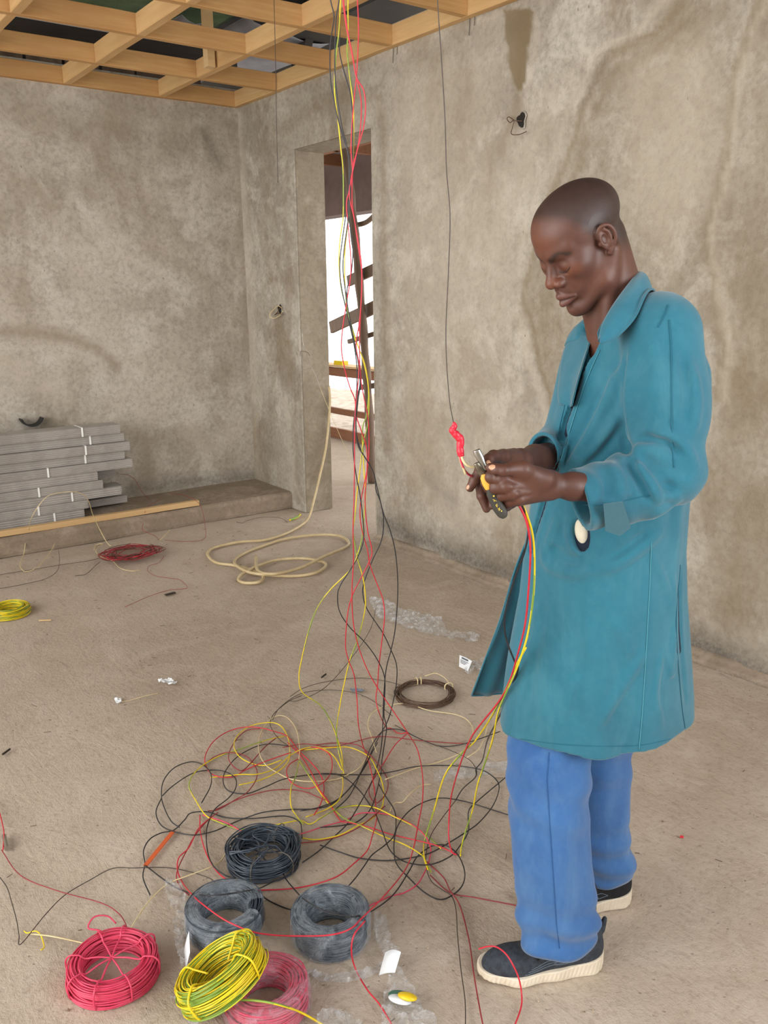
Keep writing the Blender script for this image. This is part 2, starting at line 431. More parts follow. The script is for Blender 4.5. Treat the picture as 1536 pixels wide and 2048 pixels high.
marks_l = [
    ('stain', LW((-20, 672), (60, 662), (130, 668), (190, 690), (230, 735)), .07, .8),
    ('stain', LW((0, 190), (60, 230), (150, 260), (230, 240)), .16, .45),
    ('stain', LW((20, 330), (100, 420), (180, 470)), .14, .35),
    ('stain', LW((250, 860), (300, 880), (290, 960), (270, 1000)), .13, .6),
    ('stain', LW((180, 380), (300, 500), (420, 560)), .08, .3),
    ('stain', LW((470, 240), (480, 420), (495, 700)), .05, .5),
    ('pale', LW((380, 860), (420, 900), (470, 860)), .12, .5),
    ('pale', LW((0, 720), (60, 760), (120, 790)), .12, .4),
    ('pale', LW((200, 220), (320, 240), (440, 260)), .09, .3),
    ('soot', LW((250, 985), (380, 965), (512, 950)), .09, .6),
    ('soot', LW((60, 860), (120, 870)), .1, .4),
    ('soot', LW((410, 260), (440, 330)), .08, .5),
]
mb = MB()
for (xa, xb, za, zb) in ((-3.4, 1.0, 0, 3.1), (2.6, 3.3, 0, 3.1), (1.0, 2.6, 0, .9), (1.0, 2.6, 2.4, 3.1)): mb.box((xa, -1.75, za), (xb, -1.6, zb))
tag(mb.build('wall_added_light_block', M_WALL_L), kind='structure')  # unseen wall added behind the viewer to block sky light, opening left for daylight
w_l = wall('wall_far', 'y', YWALL, -3.2, XW+TH, 0, 2.93, M_WALL_L, marks_l, None, .2)

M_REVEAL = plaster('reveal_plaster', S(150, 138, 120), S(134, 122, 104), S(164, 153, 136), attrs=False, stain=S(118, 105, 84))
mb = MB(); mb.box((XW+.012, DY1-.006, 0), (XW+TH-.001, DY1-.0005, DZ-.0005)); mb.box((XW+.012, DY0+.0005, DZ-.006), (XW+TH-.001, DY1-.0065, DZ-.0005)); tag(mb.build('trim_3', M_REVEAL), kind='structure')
# floor, one slab running through the doorway
xs = np.concatenate([np.arange(-3.2, -.2, .12), np.arange(-.2, 5.5, .03)]); ys = np.concatenate([np.arange(-1.6, 1.0, .12), np.arange(1.0, 10.0, .03)])
X, Y = np.meshgrid(xs, ys, indexing='ij'); pp = np.stack([X, Y, X*0], -1)
Z = .0035*fbm(pp*3, 3, 21)+.0015*fbm(pp*13, 3, 22); Z -= Z.max()
nx, ny = X.shape; idx = np.arange(nx*ny).reshape(nx, ny)
Fq = np.stack([idx[:-1, :-1], idx[1:, :-1], idx[1:, 1:], idx[:-1, 1:]], -1).reshape(-1, 4)
mb = MB(); mb.add(np.stack([X, Y, Z], -1), Fq); mb.box((-3.2, -1.6, -.2), (5.48, 9.9, -.012))
fl = mb.build('floor', M_FLOOR, smooth=False); fl.data.polygons.foreach_set('use_smooth', np.array([k < len(Fq) for k in range(len(fl.data.polygons))]))
tag(fl, kind='structure')
# ledge along the far wall, rounded nose
n = 60; prof = [(YL+.006, 0), (YL, .02), (YL-.001, ZL-.03), (YL+.006, ZL-.01), (YL+.02, ZL-.002), (YL+.05, ZL), (YWALL+.01, ZL+.004), (YWALL+.01, 0)]
V = []; F = []
for i in range(n+1):
    x = -3.2+(XW+3.2)*i/n
    for k, (y, z) in enumerate(prof): V.append((x, y+(.006*math.sin(x*3.1)+.003*math.sin(x*11) if k < 6 else 0), z+(.003*math.sin(x*5) if 1 < k < 7 else 0)))
for i in range(n):
    for k in range(8): F.append((i*8+k, (i+1)*8+k, (i+1)*8+(k+1) % 8, i*8+(k+1) % 8))
F += [tuple(range(8)), tuple(n*8+7-k for k in range(8))]
o = mesh('trim_1', V, F, M_LEDGE); tag(o, kind='structure')
# fillet of screed along the foot of the right wall
def cove(name, y0, y1, hgt, wid):
    V = []; F = []; n = int((y1-y0)/.06)
    for i in range(n+1):
        y = y0+(y1-y0)*i/n; j = .006*math.sin(y*9)+.004*math.sin(y*23)
        for (a, b) in ((0, hgt), (-wid*.12, hgt*.45), (-wid*.45, hgt*.12), (-wid, -.004), (0, -.01)): V.append((XW+.004+(a+j*(a < 0)), y, b+j*.5*(b > .01)))
    for i in range(n):
        for k in range(5): F.append((i*5+k, i*5+(k+1) % 5, (i+1)*5+(k+1) % 5, (i+1)*5+k))
    F += [tuple(range(5)), tuple(n*5+4-k for k in range(5))]
    tag(mesh(name, V, F, M_LEDGE, smooth=True), kind='structure')
cove('trim_2', -1.6, DY0-.005, .05, .07)

# ------------------------------------------------------------------ ceiling framework (battens and noggings)
BH, BW = .1, .042
gx = [XW-BW/2, 2.5+.02, 1.88+.02, 1.26+.02, .65, .03, -.58, -1.2]           # members running along y
gy = [YWALL-BW/2, 5.27+.02, 4.62+.02, 4.03+.02, 3.43+.02, 2.83, 2.2, 1.58, .95]   # members running along x
bat_names = {0: 'sawn pine batten fixed along the top of the far wall', 1: 'first full length pine ceiling batten out from the far wall', 2: 'second pine ceiling batten out from the far wall', 3: 'third pine ceiling batten out from the far wall', 4: 'short visible pine batten at the top right, fourth out from the far wall'}
for k, y in enumerate(gy[:6]):
    mb = MB(); mb.beam((-1.4, y, ZC+BH/2), (XW-BW-.002, y, ZC+BH/2), BW, BH, jit=.004)
    o = mb.build('ceiling_batten', M_PINE_X); tag(o, bat_names.get(k, 'pine ceiling batten just beyond the top edge of the view'), 'timber', 'pine battens of the ceiling framework')
mb = MB(); mb.beam((XW-BW/2, .9, ZC+BH/2), (XW-BW/2, YWALL, ZC+BH/2), BW, BH, jit=.002)
tag(mb.build('wall_plate', M_PINE_Y), 'pale pine plate running along the top of the right wall', 'timber', 'pine battens of the ceiling framework')
col_n = ['nearest to the right wall', 'in the middle of the view', 'towards the left edge']
row_n = ['between far wall and first batten', 'between first and second battens', 'between second and third battens', 'between third and fourth battens', 'between fourth and fifth battens']
for c, x in enumerate(gx[1:5]):
    for r in range(5):
        y1, y0 = gy[r]-BW/2-.002, gy[r+1]+BW/2+.002
        if c == 3 and r < 2 : continue
        jx = RNG.uniform(-.006, .006)
        mb = MB(); mb.beam((x+jx, y0, ZC+BH/2+RNG.uniform(0, .003)), (x+jx+RNG.uniform(-.008, .008), y1, ZC+BH/2), BW+.004, BH, jit=.003)
        o = mb.build('ceiling_nogging', M_PINE_Y)
        tag(o, 'nogging ' + (col_n[c] if c < 3 else 'at the far left') + ', ' + row_n[r], 'timber', 'pine noggings of the ceiling framework')
# hanger post dropping to the noggings
def hang(px, py, z1, lab, w=.05):
    p = wz(px, py, ZC+.02); mb = MB(); mb.beam((p[0], p[1], ZC-.0), (p[0], p[1], z1), w, w*1.1, upv=(0, 1, 0), jit=.002)
    tag(mb.build('ceiling_hanger', M_PINE_P), lab, 'timber')
hang(419, 128, 3.5, 'upright pine hanger rising from the nogging to the roof')
# thin nails and binding wires under the right wall plate
for px, lab in ((788, 'bent wire tails under the plate above the doorway'), (941, 'bent wire tails under the plate right of the doorway')):
    y = wx(px, 60, XW)[1]; mb = MB()
    for q in (0, .035): mb.tube([(XW-.006, y-q, ZC+.01), (XW-.007, y-q, ZC-.03), (XW-.008, y-q+.002, ZC-.075+q)], .0018, 5)
    tag(mb.build('tie_wire', M_GREYW), lab, 'wire', 'wire tails under the wall plate')

# ------------------------------------------------------------------ roof over the room: dark sheets, green underlay, trusses
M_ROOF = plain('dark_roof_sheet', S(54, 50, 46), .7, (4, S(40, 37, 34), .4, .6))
M_GREEN = plain('green_underlay', S(96, 122, 88), .8, (9, S(74, 98, 68), .35, .65), (40, .5, .01))
M_ROOFLEAK = plain('painted_light_leak', S(150, 152, 160), .7, (5, S(126, 128, 136), .35, .65))  # pale grey painted for the light leaking through the roof
def slope(x): return 3.35+max(0, (2.9-x))*.28
def roof_piece(name, x0, x1, y0, y1, dz, mat, wav=.012):
    nx_ = max(4, int((x1-x0)/.05)); V = []; F = []
    for lay in (0, .01):
        for i in range(nx_+1):
            x = x0+(x1-x0)*i/nx_
            for y in np.linspace(y0, y1, 9): V.append((x, y, slope(x)+dz+lay+wav*math.sin(x*38+y)))
    m = (nx_+1)*9
    for i in range(nx_):
        for j in range(8):
            a = i*9+j; F.append((a, a+1, a+10, a+9)); F.append((m+a, m+a+9, m+a+10, m+a+1))
    for i in range(nx_): F.append((i*9, (i+1)*9, m+(i+1)*9, m+i*9)); F.append((i*9+8, m+i*9+8, m+(i+1)*9+8, (i+1)*9+8))
    o = mesh(name, V, F, mat, smooth=True); tag(o, kind='structure'); return o
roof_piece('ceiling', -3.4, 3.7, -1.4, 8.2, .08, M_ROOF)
def hung_sheet(name, label, x0, x1, y0, y1, z, mat, amp=.03, cat='roof sheet'):
    gx_ = np.linspace(x0, x1, max(5, int((x1-x0)/.05))); gy_ = np.linspace(y0, y1, max(5, int((y1-y0)/.05))); X_, Y_ = np.meshgrid(gx_, gy_, indexing='ij'); q = np.stack([X_, Y_, X_*0+z], -1)
    Z_ = z+amp*fbm(q*2.5, 3, 41)-.04*np.sin((X_-x0)/(x1-x0)*math.pi); n0, n1 = X_.shape; id_ = np.arange(n0*n1).reshape(n0, n1); m = n0*n1
    V = np.concatenate([np.stack([X_, Y_, Z_], -1).reshape(-1, 3), np.stack([X_, Y_, Z_+.003], -1).reshape(-1, 3)]); Q = np.stack([id_[:-1, :-1], id_[:-1, 1:], id_[1:, 1:], id_[1:, :-1]], -1).reshape(-1, 4)
    ed = [(id_[i, j], id_[i+1, j], m+id_[i+1, j], m+id_[i, j]) for i in range(n0-1) for j in (0, n1-1)]+[(id_[i, j], id_[i, j+1], m+id_[i, j+1], m+id_[i, j]) for i in (0, n0-1) for j in range(n1-1)]
    tag(mesh(name, V, [tuple(q_) for q_ in Q]+[tuple(q_[::-1]+m) for q_ in Q]+ed, mat, smooth=True), label, cat)
hung_sheet('roof_underlay', 'sagging green sheet under the roof at the top left', .4, 2.86, 4.3, 5.92, 3.24, M_GREEN, .05, 'underlay')
hung_sheet('roof_underlay', 'small green sheet flap above the corner noggings', 2.42, 2.8, 6.12, 6.6, 3.22, M_GREEN, .03, 'underlay')
hung_sheet('roof_leak_patch', 'pale painted light leak glimpsed above the middle noggings', 2.88, 3.08, 5.3, 5.75, 3.22, M_ROOFLEAK, .01)
hung_sheet('roof_leak_patch', 'pale painted light leak above the right wall plate near the corner', 3.22, 3.7, 5.45, 6.5, 3.22, M_ROOFLEAK, .01)
hung_sheet('roof_leak_patch', 'small pale painted light leak in front of the green sheet', 2.46, 2.64, 5.35, 5.62, 3.17, M_ROOFLEAK, .01)
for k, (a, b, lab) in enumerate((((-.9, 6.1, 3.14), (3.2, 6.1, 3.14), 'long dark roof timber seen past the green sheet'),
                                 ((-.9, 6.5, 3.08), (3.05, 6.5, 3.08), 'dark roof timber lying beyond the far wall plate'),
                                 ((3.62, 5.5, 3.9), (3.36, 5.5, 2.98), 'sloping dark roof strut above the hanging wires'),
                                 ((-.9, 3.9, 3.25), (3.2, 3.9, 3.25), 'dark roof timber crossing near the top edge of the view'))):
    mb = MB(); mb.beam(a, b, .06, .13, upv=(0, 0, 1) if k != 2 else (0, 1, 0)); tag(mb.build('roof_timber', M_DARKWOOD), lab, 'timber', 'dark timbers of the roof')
# loose bricks of the wall head beyond the far plate
M_BRICK = plain('wall_head_brick', S(112, 92, 78), .95, (14, S(84, 70, 60), .35, .65), (30, .7, .02))
mb = MB()
for k in range(16):
    x = -.9+k*.235; mb.box((x, YWALL+.03, 2.93), (x+.215, YWALL+.15, 3.03+.03*math.sin(k*2.3)), R=rotz(.05*math.sin(k*1.7)), c=(x+.1, YWALL+.09, 2.95))
tag(mb.build('wall_head_bricks', M_BRICK), kind='stuff', label='rough brown bricks on the head of the far wall', cat='bricks')

# ------------------------------------------------------------------ beyond the doorway: open veranda
M_VERW = plain('veranda_beam_plaster', S(112, 94, 88), .9, (6, S(98, 82, 76), .35, .65))
mb = MB(); mb.box((4.8, 5.3, 2.27), (5.0, 9.9, 2.95)); tag(mb.build('wall_veranda', M_VERW), kind='structure')
mb = MB(); mb.box((XW+TH, -1.2, 3.2), (5.3, 9.9, 3.26)); tag(mb.build('ceiling_veranda', M_ROOF), kind='structure')
mb = MB(); mb.box((XW+TH+.001, 8.9, -.01), (5.3, 9.1, 3.2)); tag(mb.build('wall_veranda_end', M_VERW), kind='structure')
for k, (a, b, lab) in enumerate((((XW+TH+.05, 5.2, 2.66), (XW+TH+.05, 9, 2.66), 'pale edged timber just inside the doorway head'),
                                 ((XW+TH, 6.3, 2.72), (5.2, 6.3, 2.72), 'veranda ceiling timber running outward behind the doorway head'),
                                 ((XW+TH, 7.1, 2.74), (5.2, 7.1, 2.74), 'deeper veranda ceiling timber, third behind the doorway head'),
                                 ((4.2, 5.2, 2.72), (4.2, 9, 2.72), 'veranda ceiling timber lying parallel to the doorway'))):
    mb = MB(); mb.beam(a, b, .05, .1); tag(mb.build('veranda_timber', M_REDWOOD), lab, 'timber', 'timbers under the veranda roof')
# red brown low boards and rails closing the open side
xr = 5.18
def rail(z0, z1, lab, mat, th=.04, dx=0, nm='veranda_rail'):
    mb = MB(); mb.beam((xr+dx, 5.6, (z0+z1)/2), (xr+dx, 9.0, (z0+z1)/2), th, z1-z0, jit=.004); tag(mb.build(nm, mat), lab, 'timber', 'rails and boards across the veranda opening')
zz = lambda y: wx(700, y, xr)[2]
rail(zz(882), zz(861), 'lowest red brown board across the veranda opening', M_REDWOOD, nm='veranda_board')
rail(zz(832), zz(820), 'thin brown rail above the rubble outside the doorway', M_REDWOOD)
rail(zz(755), zz(738), 'brown board under the pale shelf outside the doorway', M_REDWOOD, nm='veranda_board')
rail(zz(736), zz(732), 'thin pale plank shelf across the veranda opening', M_PINE_P, .2, .04, nm='plank_shelf')
# rubble outside beyond the board
xsr = np.arange(5.25, 8.2, .06); ysr = np.arange(5.5, 13, .06); Xr, Yr = np.meshgrid(xsr, ysr, indexing='ij')
Zr = -.02+.03*fbm(np.stack([Xr, Yr, Xr*0], -1)*5, 4, 31); n0, n1 = Xr.shape; id_ = np.arange(n0*n1).reshape(n0, n1)
o = mesh('ground_outside', np.stack([Xr, Yr, Zr], -1), np.stack([id_[:-1, :-1], id_[1:, :-1], id_[1:, 1:], id_[:-1, 1:]], -1).reshape(-1, 4), plain('outside_sand', S(196, 184, 170), .95, (9, S(168, 152, 136), .35, .65), (30, .8, .03)), smooth=True); tag(o, kind='structure')
# upright pole with crossing planks seen through the doorway
XP = 3.75
def pp_(px, py, x=XP): return wx(px, py, x)
pole_root = None
mb = MB()
a = wx(748, 964, XP); a = wz(744, 966, 0.0); b = None
XP = a[0]
pts = [wx(x, y, XP) for x, y in ((744, 963), (741, 880), (736, 790), (731, 720), (725, 640), (718, 560), (711, 480), (703, 410), (697, 350), (690, 300))]
pts[0][2] = .004; pts.append(pts[-1]+(pts[-1]-pts[-2])*1.2)
V, F, _ = tube_geo(catmull(pts, 6), [.034+.004*math.sin(i*.9) for i in range(len(catmull(pts, 6)))], 10)
mb.add(V, F)
pole = mb.build('scaffold_pole', M_OLDWOOD, smooth=True); tag(pole, 'rough upright wooden pole standing behind the doorway', 'pole')
for k, (x0, y0, x1, y1, w, lab) in enumerate(((697, 562, 790, 520, .085, 'upper broad plank crossing the pole behind the doorway'), (662, 655, 800, 590, .1, 'longest pointed plank crossing the pole behind the doorway'), (698, 683, 800, 652, .035, 'thin batten below the longest plank on the pole'), (702, 452, 800, 410, .035, 'crooked branch crossing high on the pole'), (722, 775, 800, 765, .045, 'short dark block nailed low on the pole'))):
    A = wx(x0, y0, XP+.06); B = wx(x1, y1, XP+.06); mb = MB()
    if k == 3:
        V, F, _ = tube_geo(catmull([A, (A*2+B)/3+np.array([0, 0, -.02]), (A+2*B)/3+np.array([0, 0, .03]), B], 6), .02, 7); mb.add(V, F)
    else:
        mb.beam(A, B, .03, w, jit=.004)
    tag(mb.build('crossing_plank', M_OLDWOOD), lab, 'plank', 'planks fixed across the pole')
p = wx(680, 731, xr+.02); mb = MB(); mb.box((p[0]-.04, p[1]-.1, zz(732)+.001), (p[0]+.04, p[1]+.06, zz(732)+.045)); tag(mb.build('yellow_block', M_YEL), 'small yellow block on the shelf outside the doorway', 'block')

# second post and pole, conduit holes with wire tails
def conduit_hole(name, P, r, axis, lab):
    "low conduit rim on the plaster, the shade inside painted as a dark disc"
    mb = MB(); n = 18
    def pt(a, rr, dep):
        w_ = 1+.18*math.sin(3*a+1)+.1*math.sin(5*a)
        u, v = rr*w_*math.cos(a), rr*w_*1.25*math.sin(a)
        return (P[0]-dep, P[1]+u, P[2]+v) if axis == 'x' else (P[0]+u, P[1]-dep, P[2]+v)
    rings = [(r*1.15, .003), (r, .009), (r*.82, .0085), (r*.7, .0075), (0.001, .0072)]
    V = [pt(2*math.pi*i/n, rr, d_) for rr, d_ in rings for i in range(n)]
    F = []; mi = []
    for k in range(len(rings)-1):
        for i in range(n): F.append((k*n+i, k*n+(i+1) % n, (k+1)*n+(i+1) % n, (k+1)*n+i)); mi.append(0 if k < 1 else 1)
    mb.add(V, F, mi); o = mb.build(name, [M_WALL_R, M_DARKHOLE]); tag(o, lab, 'conduit hole'); return o
P1 = wx(1045, 240, XW); conduit_hole('conduit_hole', P1, .026, 'x', 'dark oval conduit hole high on the right wall')
P2 = wx(562, 618, XW); conduit_hole('conduit_hole', P2, .026, 'x', 'dark conduit hole on the wall left of the doorway')
def wall_wire(name, pts, r, mat, lab, out=.02):
    mb = MB(); Q = []
    for k, (x, y) in enumerate(pts):
        q = wx(x, y, XW-(.01 if k == 0 else out+.006*math.sin(k*2))); Q.append(q)
    mb.tube(catmull(Q, 6), r, 6); tag(mb.build(name, mat, smooth=True), lab, 'wire')
wall_wire('wire_tail', [(1045, 242), (1030, 241), (1018, 234), (1014, 238), (1020, 245), (1028, 240), (1025, 255), (1023, 268), (1038, 269), (1053, 263)], .0022, M_COPPER, 'brown wire knot poking from the high wall hole', .03)
wall_wire('wire_tail', [(564, 617), (557, 612), (549, 618), (540, 628), (541, 635), (551, 636), (560, 630), (566, 622)], .003, M_CREAM, 'yellowish looped wire tail at the hole left of the doorway', .03)
wall_wire('wire_tail', [(560, 615), (555, 624), (549, 630), (556, 626), (563, 628)], .003, M_COPPER, 'brown looped wire tail at the hole left of the doorway', .026)
wall_wire('draw_wire', [(600, 655), (604, 668), (607, 690), (615, 712), (622, 732), (633, 755), (640, 775)], .0012, M_STEEL, 'thin shiny draw wire slanting across the door reveal', .012)
wall_wire('wire_staple', [(600, 712), (602, 703), (608, 703), (615, 705), (620, 712)], .0015, M_COPPER, 'small bent wire hook on the left door reveal', .012)
# black arc of conduit standing out of the far wall above the bundles
c = wy(60, 842, YWALL); mb = MB(); V = []; F = []; n = 16
for j, (rr, dep) in enumerate(((.075, .0), (.075, .07), (.066, .07), (.066, .0))):
    for i in range(n+1):
        a = math.pi+math.radians(18)+math.radians(144)*i/n; V.append((c[0]+rr*math.cos(a), YWALL-.004-dep, c[2]+.045+rr*math.sin(a)))
for j in range(3):
    for i in range(n): F.append((j*(n+1)+i, j*(n+1)+i+1, (j+1)*(n+1)+i+1, (j+1)*(n+1)+i))
F += [(3*(n+1), 2*(n+1), n+1, 0), (n, 2*n+1, 3*n+2, 4*n+3)]
mb.add(V, F); tag(mb.build('conduit_stub', plain('black_conduit', S(34, 32, 32), .6), smooth=False), 'black half round conduit stub in the far wall above the grey bundles', 'conduit')
# ------------------------------------------------------------------ implicit modelling: smooth unions meshed with surface nets
def sm(a, b, k):
    h = np.clip(.5+.5*(b-a)/k, 0, 1); return b*(1-h)+a*h-k*h*(1-h)
def ssub(a, b, k):          # a minus b
    h = np.clip(.5-.5*(a+b)/k, 0, 1); return a*(1-h)+(-b)*h+k*h*(1-h)
def sph(p, c, r): return np.sqrt(((p-np.asarray(c, np.float32))**2).sum(-1))-r
def ell(p, c, r, R=None):
    q = p-np.asarray(c, np.float32)
    if R is not None: q = q @ np.asarray(R, np.float32)
    r = np.asarray(r, np.float32); k0 = np.sqrt(((q/r)**2).sum(-1)); k1 = np.sqrt(((q/r**2)**2).sum(-1))
    return k0*(k0-1)/np.maximum(k1, 1e-6)
def cone(p, a, b, ra, rb):
    a = np.asarray(a, np.float32); b = np.asarray(b, np.float32); ab = b-a
    t = np.clip(((p-a) @ ab)/(ab@ab+1e-9), 0, 1)
    return np.sqrt(((p-a-t[..., None]*ab)**2).sum(-1))-(ra+(rb-ra)*t)
def chain(p, pts, rs, k=.004):
    d = None
    for i in range(len(pts)-1):
        c = cone(p, pts[i], pts[i+1], rs[i], rs[i+1]); d = c if d is None else sm(d, c, k)
    return d
def surface_net(fn, lo, hi, h, B=8):
    lo = np.array(lo, float); hi = np.array(hi, float)
    nb = np.ceil((hi-lo)/(h*B)).astype(int); n = nb*B+1
    bc = np.stack(np.meshgrid(*[np.arange(k) for k in nb], indexing='ij'), -1).reshape(-1, 3)
    cen = (lo+(bc+.5)*B*h).astype(np.float32); dc = fn(cen); rad = B*h*.5*math.sqrt(3)*1.5+h*2
    act = np.abs(dc) < rad
    G = np.empty(n, np.float32)
    GB = np.sign(dc).reshape(nb)*rad
    ex = np.repeat(np.repeat(np.repeat(GB, B, 0), B, 1), B, 2); G[:-1, :-1, :-1] = ex
    G[-1] = G[-2]; G[:, -1] = G[:, -2]; G[:, :, -1] = G[:, :, -2]
    off = np.stack(np.meshgrid(*[np.arange(B+1)]*3, indexing='ij'), -1).reshape(-1, 3)
    ab = bc[act]
    for s in range(0, len(ab), 600):
        ii = (ab[s:s+600, None, :]*B+off[None]).reshape(-1, 3)
        v = fn((lo+ii*h).astype(np.float32)); G[ii[:, 0], ii[:, 1], ii[:, 2]] = v
    inside = G < 0
    c = [(i, j, k) for i in (0, 1) for j in (0, 1) for k in (0, 1)]
    sl = lambda A, o: A[o[0]:A.shape[0]-1+o[0], o[1]:A.shape[1]-1+o[1], o[2]:A.shape[2]-1+o[2]]
    cnt = sum(sl(inside, o).astype(np.int8) for o in c)
    cell = (cnt > 0) & (cnt < 8); ci = np.argwhere(cell)
    idx = -np.ones(cell.shape, np.int64); idx[tuple(ci.T)] = np.arange(len(ci))
    P = np.zeros((len(ci), 3)); K = np.zeros(len(ci))
    for a in c:
        for ax in range(3):
            if a[ax]: continue
            b = list(a); b[ax] = 1
            va = G[ci[:, 0]+a[0], ci[:, 1]+a[1], ci[:, 2]+a[2]]; vb = G[ci[:, 0]+b[0], ci[:, 1]+b[1], ci[:, 2]+b[2]]
            m = (va < 0) != (vb < 0); t = np.where(m, va/np.where(m, va-vb, 1), 0)
            q = np.tile(np.array(a, float), (len(ci), 1)); q[:, ax] += t
            P[m] += q[m]; K[m] += 1
    P = lo+(ci+P/np.maximum(K, 1)[:, None])*h
    F = []
    for ax in range(3):
        u, v = (ax+1) % 3, (ax+2) % 3
        s0 = [slice(None)]*3; s1 = [slice(None)]*3; s0[ax] = slice(0, -1); s1[ax] = slice(1, None)
        A = inside[tuple(s0)]; Bq = inside[tuple(s1)]; e = np.argwhere(A != Bq)
        ok = (e[:, u] > 0) & (e[:, v] > 0) & (e[:, u] < G.shape[u]-1) & (e[:, v] < G.shape[v]-1); e = e[ok]
        fl_ = A[tuple(e.T)]
        def g(du, dv):
            q = e.copy(); q[:, u] -= du; q[:, v] -= dv; return idx[tuple(q.T)]
        quad = np.stack([g(1, 1), g(0, 1), g(0, 0), g(1, 0)], -1)
        quad[~fl_] = quad[~fl_][:, ::-1]; F.append(quad[(quad >= 0).all(1)])
    return P, np.concatenate(F)
def relax(P, F, it=1, lam=.5):
    n = len(P); F = np.asarray(F)
    E = np.concatenate([F[:, [0, 1]], F[:, [1, 2]], F[:, [2, 3]], F[:, [3, 0]]]); E = np.concatenate([E, E[:, ::-1]])
    cnt = np.bincount(E[:, 0], minlength=n)[:, None]
    for _ in range(it):
        Q = np.stack([np.bincount(E[:, 0], P[E[:, 1], k], n) for k in range(3)], -1)
        P = P+(Q/np.maximum(cnt, 1)-P)*lam
    return P
def toW(P):
    P = np.asarray(P, float); return np.stack([P[:, 0]*CY+P[:, 1]*SY, -P[:, 0]*SY+P[:, 1]*CY, P[:, 2]], -1)
def A_(px, py, d): return atd(px, py, d)
# ------------------------------------------------------------------ the electrician: body
def skin_mat():
    M_ = Mat('dark_brown_skin')
    n1 = M_.noise(9, 5, .6, .3); n2 = M_.noise(70, 4, .6); n3 = M_.noise(420, 2, .6)
    col = M_.mix(M_.ramp(n1, [(.35, (0, 0, 0)), (.65, (1, 1, 1))]), S(97, 60, 46), S(82, 49, 38))
    col = M_.mix(M_.math('MULTIPLY', M_.ramp(n2, [(.3, (1, 1, 1)), (.5, (0, 0, 0))]), .3), col, S(70, 43, 34))
    col = M_.mix(M_.attr('warm'), col, S(148, 86, 58))
    col = M_.mix(M_.attr('lip'), col, S(112, 70, 62))
    col = M_.mix(M_.attr('shade'), col, S(54, 36, 30))
    M_.color(col).set(Roughness=.5)
    M_.b.inputs['Subsurface Weight'].default_value = .06; M_.b.inputs['Subsurface Radius'].default_value = (.01, .004, .002)
    M_.bump(M_.math('ADD', M_.math('MULTIPLY', n2, .6), M_.math('MULTIPLY', n3, .3)), .12, .002)
    return M_.m
M_SKIN = skin_mat()
M_NAIL = plain('fingernail', S(196, 150, 118), .3)
M_HAIR = plain('shaved_hair', S(54, 36, 30), .55, (60, S(60, 41, 34), .35, .65), (500, .4, .001))

